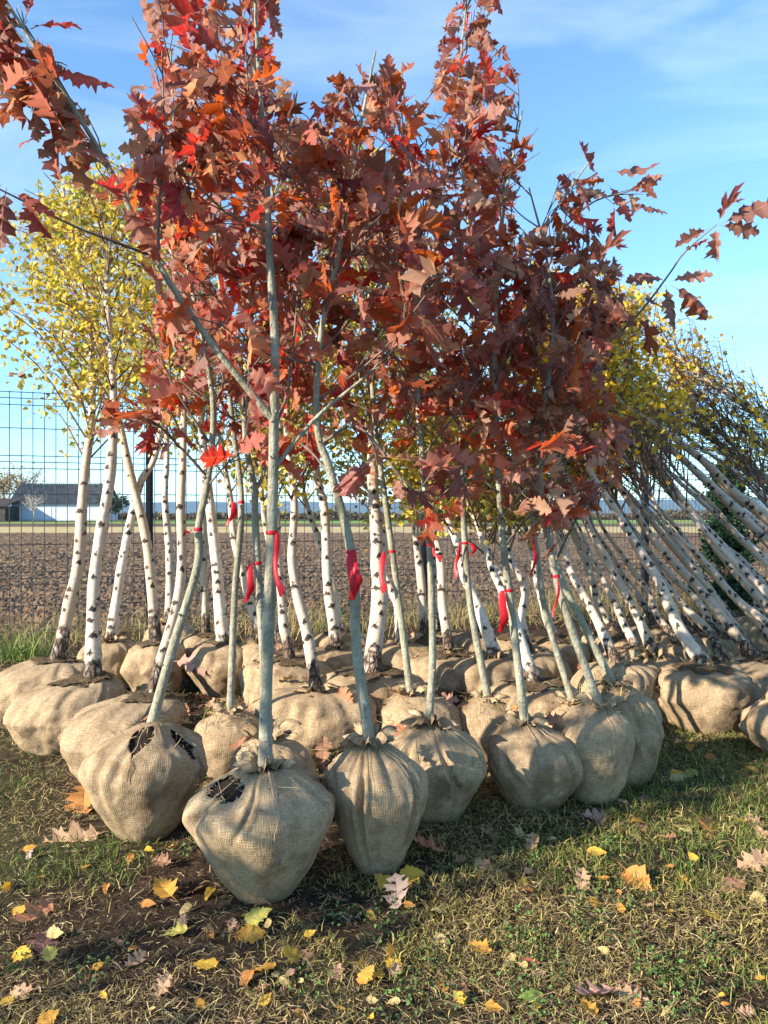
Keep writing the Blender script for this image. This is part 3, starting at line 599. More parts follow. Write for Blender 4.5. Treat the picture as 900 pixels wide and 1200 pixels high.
def oak(label, path, Y, r0, ballspec, crown_px, mixname, branches=(), nb=21, blen=.50, ribs=(), seed=0, cap=225, sway=.0, extra=(), free=False, top_clear=None):
    """path: photo pixels of the stem from ball to tip; Y: depth of the tree; ballspec: (x0, x1, base_y, options)"""
    global N_LEAF
    r = np.random.default_rng(seed + 500); x0, x1, opt = ballspec
    stem = np.array([P(x, y, Y + (d[0] if d else 0)) for (x, y, *d) in path]); stem = spline(stem, 60)
    r0 *= .72
    tp = stem[0].copy(); cx = P((x0 + x1) / 2, HY, Y)[0]; rx = (x1 - x0) / 2 / FPX * (Y - .05 * min(1, Y))
    root = thing('oak_tree', label, 'tree', (tp[0], tp[1], 0), 'red oaks with burlapped root balls'); ori = np.array(root.location)
    root_ball(root, (cx, Y, -.012), rx, opt.pop('ry', rx * .95), tp[2] * .965, seed, top=tp + (0, 0, .01), **opt)
    ext = np.vstack([tp + (0, 0, -.09), stem]); L = np.linspace(0, 1, 61); rad = r0 * (1 - .82 * L ** 1.2) * (1 + .05 * vnoise(np.stack([L * 22, L * 0 + seed], -1), 1, 2)); rad[:3] *= (1.25, 1.15, 1.06)
    b = Buf(); b.tube(ext, rad, 12)
    for _ in range(9):               # pruned stubs and bud collars
        k = int(r.integers(4, 34)); a = r.uniform(0, 6.28); dv = np.array([math.cos(a), math.sin(a), .55]); q0 = ext[k] + dv * rad[k] * .5; b.tube(np.array([q0, q0 + dv * rad[k] * .62, q0 + dv * rad[k] * r.uniform(.75, 1.25)]), [rad[k] * .42, rad[k] * .26, rad[k] * .16], 7)
    b.build('trunk', OAKBARK, root)
    for (yy, tails) in ribs:
        k = int(np.argmin(np.abs(PX(stem)[:, 1] - yy))); ribbon(root, stem[k], rad[k + 1], tails, seed)
    specs = []                                               # each: (polyline, radius, n twigs, first twig fraction)
    for (pts, rr, nt, f0) in branches:
        specs.append((spline(np.array([P(x, y, Y + d) for (x, y, d) in pts]), 14), rr, nt, f0))
    ky = PX(stem)[:, 1]; k0 = int(np.argmax(ky < crown_px)) if (ky < crown_px).any() else 59; ga = r.uniform(0, 6.28)
    for q in range(nb):
        f = (q + r.uniform(0, 1)) / nb; k = min(59, int(k0 + (59 - k0) * f)); ga += 2.4 + r.uniform(-.4, .4); s = stem[k]
        el = math.radians(r.uniform(18, 55)) + .3 * f; Lb = blen * (1.1 - .62 * f) * r.uniform(.7, 1.2)
        d = np.array([math.cos(ga) * math.cos(el), math.sin(ga) * math.cos(el), math.sin(el)]); e = s + d * Lb
        if not free and not (in_oak(lerp(s, e, .6)) and in_oak(e)): continue
        pl = spline([s, lerp(s, e, .5) + np.array([0, 0, -.05 * Lb]) + r.normal(size=3) * .02, e], 7)
        specs.append((pl, max(.0035, rad[k + 1] * .42), r.integers(4, 7), .3))
    leaves = []
    def cluster(tip, d, n):
        for _ in range(n):
            a = r.normal(size=3); dd = unit(unit(d) * .55 + a * .55 + np.array([0, 0, -.42]))
            nn = unit(np.array([-.25, -.35, .55]) + r.normal(size=3) * .75); leaves.append((tip + unit(d) * r.uniform(-.05, .01), dd, nn))
    for (pl, rr, nt, f0) in specs:
        b = Buf(); n = len(pl); b.tube(pl, np.linspace(rr, max(.0016, rr * .35), n), 7)
        for q in range(nt):
            f = f0 + (1 - f0) * (q + r.uniform(0, .8)) / nt; k = min(n - 2, int(f * (n - 1))); s = pl[k]; tdir = unit(pl[k + 1] - pl[k])
            d = unit(tdir * .8 + r.normal(size=3) * .62 + np.array([0, 0, .18])); Lt = r.uniform(.07, .2); e = s + d * Lt
            if not free and not in_oak(e): continue
            b.tube(spline([s, lerp(s, e, .5) + r.normal(size=3) * .01, e], 4), [.0026, .0022, .0018, .0013], 4)
            cluster(e, d, r.integers(3, 7))
        if free or in_oak(pl[-1]): cluster(pl[-1], pl[-1] - pl[-2], r.integers(3, 6))
        b.build('branch', OAKBARK if rr > .007 else OAKTWIG, root)
    mixc = MIXES[mixname]; r.shuffle(leaves); cnt = 0
    for (p, d, nn) in leaves:
        sz = r.uniform(.085, .16)
        if not free and not (in_oak(p + np.array(d) * sz * .5) and in_oak(p + np.array(d) * sz)): continue
        if cnt >= cap: break
        q = PX(p + np.array(d) * sz * .5)[0]
        if top_clear and abs(q[0] - np.interp(q[1], [330, 520], [320, 320])) < 32 and 325 < q[1] < 560 and p[1] < Y + .1: continue
        cname = mixc[r.integers(0, len(mixc))]; c = np.array(PAL[cname]) * r.uniform(.75, 1.32)
        put_leaf('leaf', OAK_MESH[r.integers(0, 12)], root, p, d, nn, sz, c, ori, r.uniform(.62, 1.0)); cnt += 1
    for (x, y, dY, ang, szpx, cname) in extra:                # single leaves that stand out against the sky
        p = P(x, y, Y + dY); d = np.array([math.cos(ang), r.uniform(-.5, .1), math.sin(ang)])
        put_leaf('leaf', OAK_MESH[r.integers(0, 12)], root, p, d, unit(np.array([r.normal() * .4, -.8, .5 + r.normal() * .4])), szpx / FPX * Y, np.array(PAL[cname]) * r.uniform(.8, 1.2), ori, .8)
    N_LEAF += cnt
    return root
HI = (200, 110); MD = (120, 64)
PI = math.pi
oak('red oak on the frontmost root ball, its long branch crossing to the upper left',
    [(311, 898), (312, 800), (318, 650), (321, 500), (322, 400), (316, 300), (312, 200), (303, 80), (296, -60)], 2.44, .0305,
    (222, 396, dict(res=HI, rb=.40, vm=.72, pleats=20, pamp=.15, lump=.07, threads=3, solid=True, collar=.05, holes=[(PI + .98, .84, .60, .055, False)])), 300, 'front',
    [([(321, 492, 0), (290, 455, -.03), (235, 385, -.08), (183, 305, -.14), (140, 220, -.18), (104, 155, -.22), (50, 70, -.26), (0, -10, -.3)], .013, 30, .5),
     ([(186, 312, -.14), (186, 250, -.12), (192, 175, -.1), (190, 60, -.08)], .006, 9, .45), ([(150, 240, -.17), (118, 180, -.15), (70, 95, -.2), (30, 30, -.2)], .005, 14, .3),
     ([(173, 298, -.15), (120, 278, -.22), (80, 262, -.26), (0, 222, -.34), (-25, 212, -.36)], .005, 4, .8),
     ([(322, 548, 0), (370, 490, .05), (430, 440, .1), (470, 400, .14), (492, 375, .16)], .008, 8, .45), ([(323, 500, 0), (338, 455, .08), (346, 380, .12), (352, 300, .16)], .006, 8, .35)],
    nb=15, blen=.42, ribs=[(627, [(.02, .20, .03)])], seed=1, cap=285, top_clear=True,
    extra=[(15, 226, -.3, -.4, 46, 'red'), (28, 236, -.3, -.9, 52, 'deep'), (8, 220, -.32, -1.5, 60, 'plum'), (2, 216, -.34, -2.0, 50, 'tan'), (60, 85, -.25, -.2, 60, 'red'), (70, 100, -.24, -1.2, 56, 'brown'), (40, 55, -.26, 3.4, 60, 'deep'), (52, 75, -.26, 3.9, 62, 'rust'), (85, 128, -.22, -1.4, 58, 'tan'), (62, 92, -.24, 2.6, 52, 'red'), (30, 38, -.26, .2, 58, 'deep'), (22, 20, -.26, -2.4, 56, 'plum'), (95, 145, -.2, 3.9, 54, 'brown'), (105, 160, -.2, -1.2, 60, 'pink')])
oak('red oak on the left front root ball with two black gaps in its burlap',
    [(178, 848), (202, 760), (231, 665), (233, 615), (244, 560), (250, 480), (238, 400), (218, 300), (206, 180), (200, 60)], 2.89, .026,
    (101, 240, dict(res=HI, rb=.46, vm=.66, pleats=13, pamp=.10, lump=.08, threads=1, solid=True, collar=0, soil=True, holes=[(PI + .02, .86, .62, .095, True), (PI - 1.25, .80, .16, .11, False)])), 500, 'bright',
    [([(244, 560, 0), (212, 525, -.06), (175, 492, -.12), (140, 500, -.16)], .006, 14, .35), ([(246, 520, 0), (205, 455, -.05), (180, 400, -.1), (165, 380, -.1)], .005, 12, .25), ([(243, 570, 0), (270, 540, -.05), (300, 520, -.1)], .004, 4, .4)],
    nb=18, ribs=[(617, [(-.02, .02, .006)])], seed=2)
oak('slim red oak with a short looped ribbon, second trunk from left in the row',
    [(270, 832), (275, 700), (283, 590), (273, 500), (265, 420), (255, 300), (250, 180), (262, 20)], 3.55, .024,
    (226, 312, dict(res=MD, rb=.62, pleats=8, pamp=.06, collar=.04)), 520, 'bright', nb=24, ribs=[(592, [(-.03, .11, .05)])], seed=3)
oak('forked red oak with a wide ribbon, standing directly behind the frontmost trunk',
    [(315, 862), (308, 760), (299, 610), (298, 573), (287, 505), (290, 420), (300, 300), (330, 200), (345, 110)], 3.0, .024,
    (270, 372, dict(res=MD, rb=.62, pleats=10, pamp=.06, collar=.06)), 520, 'brown',
    [([(298, 575, 0), (309, 555, .02), (316, 510, .03), (330, 440, .05)], .010, 6, .5)], nb=22, ribs=[(650, [(-.025, .15, .045)])], seed=4)
oak('red oak on the pear-shaped root ball, trunk kinked at its ribbon',
    [(433, 868), (418, 760), (412, 650), (388, 555), (372, 500), (375, 400), (400, 280), (420, 160), (440, 60)], 2.6, .026,
    (382, 504, dict(res=HI, rb=.42, vm=.70, pleats=18, pamp=.14, lump=.08, threads=3, solid=True, collar=.06)), 480, 'brown',
    [([(390, 560, 0), (365, 530, .05), (345, 515, .1)], .006, 3, .6), ([(376, 520, 0), (420, 500, -.05), (470, 560, -.1), (505, 590, -.1)], .006, 7, .4)], nb=20, ribs=[(652, [(0, .16, .05), (.012, .13, .04)])], seed=5)
oak('red oak with a greenish trunk and long ribbon tail, behind the pear-shaped root ball',
    [(481, 812), (468, 710), (452, 590), (440, 500), (430, 380), (410, 250), (395, 110)], 3.75, .026,
    (440, 545, dict(res=MD, rb=.6, pleats=9, pamp=.06, collar=.05)), 520, 'dark', nb=26, ribs=[(645, [(-.04, .2, .045)])], seed=6)
oak('red oak on the gathered root ball showing soil, right of the pear-shaped ball',
    [(503, 846), (507, 760), (503, 640), (492, 500), (486, 400), (490, 280), (480, 180), (470, 80)], 3.05, .022,
    (448, 570, dict(res=HI, rb=.52, vm=.60, pleats=18, pamp=.12, lump=.08, threads=2, solid=True, collar=.07, holes=[(PI - .75, .93, .5, .03, False)])), 540, 'brown',
    [([(500, 600, 0), (530, 570, -.1), (560, 560, -.15)], .005, 6, .4)], nb=22, ribs=[(642, [(.02, .07, .02)])], seed=7)
oak('tallest slim red oak whose bare tip spikes into the sky above the crowns',
    [(572, 818), (553, 720), (545, 640), (541, 500), (555, 380), (548, 250), (537, 150), (540, 70), (548, -10)], 3.8, .026,
    (528, 622, dict(res=MD, rb=.6, pleats=9, pamp=.06, collar=.05)), 560, 'dark', nb=30, blen=.5, ribs=[(634, [(-.03, .17, .03), (.03, .06, .04)])], seed=8)
oak('red oak on the round front root ball, broad ribbon tied left of its trunk',
    [(615, 846), (600, 720), (590, 640), (583, 540), (580, 400), (590, 250), (612, 130)], 3.18, .026,
    (568, 682, dict(res=HI, rb=.58, vm=.55, pleats=14, pamp=.08, lump=.09, threads=3, solid=True, collar=.045)), 610, 'plum',
    [([(592, 640, 0), (615, 610, -.1), (640, 600, -.15), (655, 620, -.2)], .006, 8, .4)], nb=24, ribs=[(690, [(-.03, .17, .06)])], seed=9)
oak('dark-trunked red oak rising between the round root ball and the tall slumped ball',
    [(671, 822), (640, 720), (628, 640), (612, 520), (602, 400), (620, 300), (655, 240), (690, 190)], 3.7, .024,
    (618, 700, dict(res=MD, rb=.6, pleats=9, pamp=.06, collar=.05)), 600, 'plum', [([(640, 290, 0), (690, 240, -.1), (735, 225, -.15), (765, 215, -.2)], .005, 6, .35)], nb=24, ribs=[(632, [(-.01, .2, .03)])], seed=10,
    extra=[(700, 205, -.1, 2.4, 40, 'deep'), (715, 200, -.15, -.3, 52, 'plum'), (712, 215, -.1, -1.0, 46, 'deep'), (735, 245, -.1, 0, 44, 'plum')])
oak('red oak leaning left from the slumped root ball beside the round ball',
    [(702, 826), (664, 720), (648, 660), (632, 560), (640, 470), (648, 380), (640, 300), (620, 220)], 3.25, .026,
    (645, 742, dict(res=HI, rb=.62, vm=.6, pleats=12, pamp=.10, lump=.11, threads=1, collar=.05, tilt=(0, -.06), holes=[(PI + .1, .95, .35, .03, True)])), 620, 'plum',
    [([(650, 660, 0), (680, 600, -.1), (720, 560, -.15), (745, 520, -.2)], .006, 9, .3), ([(636, 600, 0), (660, 625, -.15), (655, 640, -.2)], .004, 6, .3)], nb=24, ribs=[(672, [(0, .17, .02)])], seed=11)
oak('red oak at the right end of the front row, branch arching right',
    [(718, 800), (680, 725), (655, 670), (643, 600), (665, 500), (690, 430), (715, 400), (738, 378)], 3.48, .026,
    (686, 778, dict(res=HI, rb=.66, vm=.55, pleats=11, pamp=.09, lump=.13, threads=1, collar=.05)), 590, 'plum',
    [([(725, 392, 0), (755, 360, -.05), (785, 320, -.08), (803, 295, -.1), (840, 263, -.15)], .006, 2, .3)], nb=18, seed=12,
    extra=[(842, 262, -.15, 1.4, 40, 'plum'), (845, 262, -.15, .35, 55, 'plum'), (843, 264, -.15, -.15, 42, 'brown'), (838, 266, -.15, -1.6, 36, 'pink'), (830, 268, -.15, 3.6, 38, 'plum'), (800, 300, -.1, .9, 38, 'deep'),
           (782, 330, -.1, 2.9, 42, 'plum'), (784, 330, -.08, .2, 44, 'pink'), (786, 334, -.08, -.6, 56, 'rust'), (780, 334, -.08, -1.5, 50, 'brown'), (750, 350, -.05, -.1, 30, 'deep'), (745, 372, 0, -.9, 44, 'rust')])
# one more oak of the lot stands just left of the frame; its crown shades the grass in the foreground
oak('red oak standing out of the picture to the left, only its shadow showing', [(-18200, 4426), (-18250, 3000), (-18150, 601), (-18250, -3000), (-18150, -7400)], .2, .03,
    (-19250, -17150, dict(res=MD, rb=.5, pleats=10, pamp=.06, ry=.24, collar=.05)), 0, 'brown', nb=26, blen=.5, seed=13, free=True, cap=200)

# ------------------------------------------------------------------ birches
LEFTCROWN = [(-80, 560), (-80, 330), (-10, 300), (20, 245), (60, 205), (130, 185), (190, 170), (260, 150), (330, 250), (330, 620), (-80, 620)]
MIDCROWN = [(250, 640), (300, 220), (375, 130), (470, 180), (560, 240), (640, 300), (660, 640)]
RIGHTCROWN = [(520, 640), (560, 380), (620, 320), (715, 300), (760, 330), (815, 345), (858, 390), (892, 455), (960, 480), (1100, 600), (1100, 760), (520, 720)]
RIGHTLEAF = [(540, 600), (560, 380), (620, 320), (715, 300), (760, 340), (810, 350), (850, 395), (882, 465), (960, 490), (1000, 560), (940, 600), (880, 535), (800, 500), (745, 492), (700, 530), (650, 610)]
def birch(label, path, Yb, Yt, r0, ballr, group, poly, crown=.5, nb=26, leaves=700, blen=.5, cols=((.55, .40, .05), (.62, .50, .07)), seed=0, ballh=None, tilt=None, name='birch_tree', dropball=(0, 0), lsize=.05, upsweep=.75, res=(80, 44), leafless=0.0, leafpoly=None, bz=0.0):
    r = np.random.default_rng(seed + 900); n = len(path)
    Yn = min(Yb, 774 / (path[0][1] - HY)); Yt = Yn + (Yt - Yb) + .15; r0 *= (Yn / Yb) * 1.1; ballr *= (.84 if group == 'birches standing at the left' else 1.08); Yb = Yn
    arr = np.array(path, float); L = np.concatenate([[0], np.cumsum(np.hypot(*np.diff(arr, axis=0).T))]); L /= L[-1]
    stem = spline(np.array([P(x, y, Yb + (Yt - Yb) * l) for (x, y), l in zip(path, L)]), 48)
    stem[:, 0] += .032 * vnoise(np.stack([np.linspace(0, 6, 48), np.full(48, seed * 1.7)], -1), 1, 3); base = stem[0]
    bh = ballh or max(.2, base[2] + .02); cx, cy = base[0] + dropball[0], base[1] + dropball[1]
    root = thing(name, label, 'tree', (cx, cy, 0), group); ori = np.array(root.location)
    root_ball(root, (cx, cy, -.02 + bz), ballr, ballr * .95, bh - bz, seed + 40, vm=.55, rb=.62, res=res, pleats=13, pamp=.12, lump=.18, top=base + (0, 0, .0), tilt=tilt, collar=(.07 if seed % 3 == 0 else 0), rc=.1, cap=(0 if seed % 3 == 0 else .86 + .03 * (seed % 2)))
    d0 = unit(stem[1] - stem[0]); ext = np.vstack([base - d0 * .10, stem]); LL = np.linspace(0, 1, 49); rad = r0 * (1 - .86 * LL ** 1.1) * (1 + .09 * vnoise(np.stack([LL * 34, LL * 0 + seed], -1), 1, 7)); rad[:4] *= (1.3, 1.22, 1.12, 1.05)
    b = Buf(); b.tube(ext, rad, 10); b.build('trunk', BIRCH_TAN if leafpoly else BIRCH, root)
    b = Buf(); tips = []; ga = r.uniform(0, 6)
    for q in range(nb):
        f = crown + (1 - crown) * (q + r.uniform(0, 1)) / nb; k = min(46, int(f * 47)); s = stem[k]; td = unit(stem[k + 1] - stem[k]); ga += 2.4
        rd = np.array([math.cos(ga), math.sin(ga), r.uniform(-.2, .5)]); d = unit(td * upsweep + rd * .7); Lb = blen * r.uniform(.6, 1.25) * (1.15 - .6 * (f - crown) / (1 - crown + 1e-6)); e = s + d * Lb
        if poly and not inpoly(PX(lerp(s, e, .75))[0], poly): continue
        pl = spline([s, lerp(s, e, .55) + np.array([0, 0, .05 * Lb]), e + np.array([0, 0, -.10 * Lb])], 6); b.tube(pl, np.linspace(.0058, .0018, 6), 4); tips.append(pl[2:])
        for w in range(6):
            u = pl[r.integers(1, 6)]; td2 = unit(unit(e - s) * .7 + r.normal(size=3) * .6 + np.array([0, 0, -.15])); v = u + td2 * r.uniform(.12, .34)
            if poly and not inpoly(PX(v)[0], poly): continue
            c = spline([u, lerp(u, v, .5) + r.normal(size=3) * .015, v], 4); b.tube(c, [.0022, .0018, .0014, .001], 3); tips.append(c[1:])
    if tips:
        b.build('twigs', TWIG, root)
        T = np.vstack(tips); nl = leaves
        pos = T[r.integers(0, len(T), nl)] + r.normal(size=(nl, 3)) * .045
        if poly:
            q = PX(pos) + r.normal(size=(len(pos), 2)) * (30 if leafpoly else 12); ok = np.array([inpoly(a, leafpoly or poly) for a in q]); pos = pos[ok]
            if leafpoly: pos = pos[r.uniform(size=len(pos)) < .62]
            if leafless: pos = pos[r.uniform(size=len(pos)) > leafless]
        m = len(pos); t = r.uniform(0, 1, (m, 1)); c = np.array(cols[0]) * (1 - t) + np.array(cols[1]) * t; c = c * r.uniform(.65, 1.25, (m, 1)); br = r.uniform(size=m) < .14; c[br] = np.array((.34, .17, .05)) * r.uniform(.7, 1.2, (br.sum(), 1))
        gr = r.uniform(size=m) < (.03 if cols is GOLD else .12); c[gr] = np.array((.26, .30, .05)) * r.uniform(.8, 1.2, (gr.sum(), 1))
        b = Buf(); leaf_cards(b, pos, r.uniform(.6, 1.2, m) * lsize, c, r, .5); o = b.build('leaves', BIRCHLEAF, root, False); tag(o, kind='stuff')
    return root
GL, GM, GR = 'birches standing at the left', 'birches behind the oak row', 'birches leaning in the right-hand stack'
YEL = ((.50, .38, .045), (.62, .50, .07)); GOLD = ((.72, .42, .02), (.80, .56, .04)); OLV = ((.40, .33, .06), (.52, .44, .08))
def lb(label, path, Y, r0, br, seed, **k):
    k.setdefault('cols', YEL); k['leaves'] = int(k.get('leaves', 700) * .72); birch(label, path, Y, k.pop('Yt', Y + .2), r0, br, GL, LEFTCROWN, seed=seed, lsize=.044, **k)
lb('leftmost birch, bending at mid trunk above a slumped root ball at the left edge', [(68, 772), (84, 700), (98, 640), (103, 540), (108, 470), (105, 380), (90, 290), (75, 215)], 5.6, .046, .33, 1, nb=46, leaves=3200, blen=.66, crown=.42, dropball=(-.10, -.10), ballh=.36, res=(110, 56))
lb('birch with a flaking black foot, second trunk from the left edge', [(107, 792), (113, 680), (128, 560), (136, 480), (130, 380), (120, 290), (110, 215)], 5.0, .044, .30, 2, nb=36, leaves=2000, blen=.5, dropball=(-.12, -.12), ballh=.35, res=(110, 56))
lb('thin birch leaning right just left of the black fence post', [(131, 750), (145, 650), (166, 570), (182, 530), (200, 430), (205, 330), (190, 240)], 6.5, .040, .25, 3, nb=28, leaves=1500)
lb('birch leaning left in front of the black fence post', [(187, 752), (176, 640), (157, 555), (140, 480), (110, 390), (70, 310), (40, 260)], 6.3, .042, .26, 4, nb=34, leaves=2200, blen=.6)
lb('bright white birch crossing behind the leaning trunk of the left front oak', [(181, 812), (205, 690), (212, 580), (215, 520), (216, 400), (200, 300), (170, 200)], 4.3, .030, .29, 5, nb=24, leaves=900, res=(110, 56), dropball=(-.10, -.16), ballh=.36)
lb('slim birch standing right of the black fence post, half hidden', [(198, 730), (196, 640), (193, 570), (192, 500), (180, 380), (150, 260)], 6.9, .036, .24, 6, nb=26, leaves=1400)
lb('birch with a black foot between the left front oak and the slim oak', [(266, 752), (249, 640), (243, 560), (236, 500), (225, 400), (215, 290), (220, 200)], 5.9, .044, .27, 7, nb=26, leaves=1300)
lb('short brownish birch stem left of the black-footed birch', [(242, 742), (240, 640), (238, 560), (240, 460), (245, 340)], 6.6, .034, .24, 8, nb=18, leaves=700, cols=OLV)
lb('shaded birch leaning left, seen behind the forked oak', [(306, 752), (288, 680), (274, 610), (260, 540), (245, 460), (230, 360)], 6.2, .036, .25, 9, nb=20, leaves=900, cols=OLV)
def mb(label, path, Y, r0, br, seed, **k):
    k.setdefault('cols', YEL); k.setdefault('leaves', 800); k.setdefault('nb', 22)
    birch(label, path, Y, k.pop('Yt', Y + .2), r0, br, GM, MIDCROWN, seed=seed, **k)
mb('bright birch bending right at its foot, just right of the frontmost oak trunk', [(370, 806), (362, 750), (350, 690), (342, 620), (338, 540), (345, 420), (355, 300), (370, 190)], 4.7, .036, .27, 21, res=(80, 44))
mb('birch with a dark cracked stump-like foot behind the bright bending birch', [(338, 772), (334, 720), (326, 640), (322, 560), (330, 450), (340, 330)], 5.6, .036, .25, 22)
mb('thin pale birch stem beside the ribbon of the forked oak', [(326, 760), (318, 690), (313, 600), (308, 520), (310, 400)], 6.2, .032, .23, 23)
mb('birch with a black foot left of the thick rough birch', [(393, 758), (388, 680), (381, 600), (374, 540), (380, 420), (400, 300), (410, 190)], 6.0, .042, .26, 24, leaves=1300)
mb('slanting birch crossing to the left behind the bright bending birch', [(398, 742), (384, 670), (362, 600), (345, 550), (330, 470)], 6.7, .038, .24, 25)
mb('thickest birch with rough brown bark up to knee height, behind the oak row', [(438, 786), (439, 700), (440, 640), (441, 545), (438, 440), (432, 320), (430, 200)], 4.9, .056, .30, 26, leaves=1500, nb=30, res=(80, 44))
mb('dim birch leaning left right beside the thickest birch', [(470, 752), (458, 690), (448, 620), (430, 540), (420, 420)], 6.0, .036, .25, 27)
mb('slim birch with a blackened foot left of the gathered root ball oak', [(499, 748), (497, 680), (490, 615), (480, 540), (470, 430), (455, 300)], 6.3, .038, .25, 28, leaves=1200)
mb('birch with its foot in a grassy root ball behind the gathered ball', [(528, 764), (520, 700), (513, 640), (508, 580), (515, 450), (520, 330)], 5.2, .034, .27, 29, res=(80, 44))
mb('birch leaning left behind the greenish oak trunk at centre right', [(577, 768), (560, 710), (542, 660), (520, 605), (505, 540), (500, 420)], 5.5, .042, .26, 30)
mb('brilliant white birch running down behind the broad ribbon', [(621, 800), (603, 740), (588, 695), (562, 630), (545, 580), (540, 480)], 4.7, .036, .25, 31, res=(80, 44))
mb('second white birch close beside the brilliant white one', [(606, 745), (592, 700), (574, 645), (560, 600), (555, 500)], 6.0, .036, .23, 32)
mb('pale spotted birch between the two ribbon-tied oaks at centre right', [(622, 762), (613, 710), (602, 650), (596, 600), (600, 480)], 5.7, .038, .25, 33)
mb('dull birch behind the dark-trunked oak, right of the pale spotted birch', [(646, 748), (634, 700), (622, 650), (612, 600), (610, 500)], 6.2, .038, .24, 34)
mb('faint thin birch just left of the second fence post', [(512, 738), (508, 680), (505, 625), (503, 560), (500, 460)], 6.9, .03, .22, 35)
mb('faint thin birch just right of the second fence post', [(556, 742), (545, 690), (530, 630), (522, 570), (520, 470)], 6.9, .032, .22, 36)
def rbch(label, path, Yb, Yt, r0, br, seed, **k):
    k.setdefault('cols', GOLD); k.setdefault('leaves', 800); k.setdefault('nb', 17); k.setdefault('crown', .74); k.setdefault('upsweep', 1.0)
    birch(label, path, Yb, Yt, r0 * .88, br, GR, RIGHTCROWN, seed=seed, leafpoly=RIGHTLEAF, **k)
rbch('leftmost leaning birch, its foot behind the end ball of the oak row', [(724, 775), (703, 730), (682, 690), (664, 655), (645, 600), (630, 540), (625, 450), (640, 380)], 4.9, 5.6, .036, .22, 51)
rbch('leaning birch close behind the leftmost one', [(719, 741), (700, 700), (676, 640), (655, 580), (640, 500), (650, 410)], 6.2, 6.6, .038, .22, 52)
rbch('grey leaning birch third from the left in the stack', [(737, 748), (717, 700), (692, 650), (665, 590), (650, 520)], 6.6, 6.9, .032, .21, 53, leaves=500)
rbch('white leaning birch ending at the smooth rounded root ball', [(773, 768), (745, 715), (705, 640), (672, 575), (650, 510), (650, 430), (665, 370)], 4.85, 5.6, .036, .23, 54, ballh=.32, dropball=(.03, -.12), res=(110, 56))
rbch('leaning birch crossing low in front of the right black fence post', [(768, 732), (742, 690), (716, 650), (690, 600), (670, 530)], 6.6, 7.0, .036, .22, 55, leaves=500)
rbch('thick birch with a peeling brown foot in the middle of the right stack', [(823, 780), (800, 742), (772, 690), (742, 640), (712, 585), (690, 530), (680, 440), (690, 370)], 5.0, 5.7, .050, .25, 56, nb=34, leaves=1500)
rbch('orange-tinted thin birch right behind the thick peeling one', [(820, 740), (790, 690), (758, 645), (720, 585), (690, 520)], 6.5, 6.9, .034, .22, 57, leaves=600)
rbch('birch with a black shaggy foot near the right end of the stack', [(877, 770), (852, 730), (820, 690), (772, 640), (738, 590), (705, 535), (700, 450), (720, 360)], 5.1, 5.9, .044, .25, 58, nb=34, leaves=1400)
rbch('smooth white birch rising from the large lit root ball at the right', [(884, 770), (862, 736), (820, 678), (788, 640), (745, 588), (700, 535), (690, 470), (700, 390)], 4.6, 5.6, .034, .27, 59, ballh=.37, dropball=(-.12, -.14), res=(140, 72), leaves=1300)
rbch('long pale birch with a crooked foot, its top crossing above all the others', [(893, 722), (884, 692), (856, 655), (828, 619), (780, 555), (742, 503), (689, 442), (655, 395)], 5.6, 4.9, .042, .24, 60, nb=20, leaves=1200, crown=.8)
rbch('pale smooth birch entering from the right edge below the sky', [(1010, 712), (900, 608), (861, 578), (828, 544), (789, 514), (719, 467), (680, 425), (665, 370)], 5.4, 4.8, .044, .25, 61, nb=22, leaves=1300, crown=.68)
rbch('orange-brown birch in front of the dark evergreen', [(985, 722), (900, 636), (844, 580), (805, 542), (760, 500), (725, 450), (720, 380)], 5.9, 5.3, .044, .25, 62, nb=20, leaves=1300)
rbch('brown-spotted birch just below the orange-brown one', [(990, 748), (900, 661), (858, 620), (817, 583), (770, 540), (735, 490)], 5.8, 6.2, .040, .24, 63, leaves=900)
rbch('white birch crossing under the long pale birch near the right edge', [(945, 762), (895, 712), (838, 645), (800, 590), (755, 530), (735, 450)], 5.3, 6.0, .038, .24, 64)
rbch('dark-flecked birch low at the right edge of the stack', [(960, 800), (905, 738), (850, 688), (800, 635), (760, 580), (740, 500)], 5.0, 5.9, .036, .25, 65)
rbch('bare brown birch top slanting across the sky at the right edge, lower one', [(1030, 670), (900, 561), (855, 519), (810, 475), (790, 430)], 6.2, 6.5, .034, .22, 66, nb=40, leaves=650, crown=.25, blen=.6)
rbch('uppermost bare birch top slanting in from the right edge', [(1080, 640), (985, 560), (900, 492), (828, 447), (780, 405), (745, 360)], 6.0, 6.4, .034, .22, 67, nb=46, leaves=900, crown=.3, blen=.6)
rbch('dark thin birch top just under the bare brown one', [(1040, 700), (960, 628), (900, 578), (845, 520), (805, 470), (790, 410)], 6.4, 6.7, .032, .22, 68, nb=40, leaves=650, crown=.3, blen=.55)
rbch('grey birch deep in the stack behind the thick peeling one', [(858, 728), (825, 680), (790, 632), (750, 580), (720, 520)], 6.4, 6.8, .034, .22, 69, leaves=500)
rbch('narrow birch deep in the stack left of the grey one', [(842, 742), (802, 690), (770, 652), (725, 595), (705, 530)], 6.0, 6.5, .032, .22, 70, leaves=500)
rbch('spotted birch behind the long pale birch', [(918, 716), (872, 662), (835, 625), (792, 583), (760, 540), (745, 470)], 6.3, 6.7, .036, .22, 71, leaves=700)
rbch('thin white birch between the white leaning birch and the thick peeling one', [(792, 752), (765, 710), (732, 655), (700, 600), (675, 540)], 5.7, 6.2, .032, .22, 72, leaves=500)
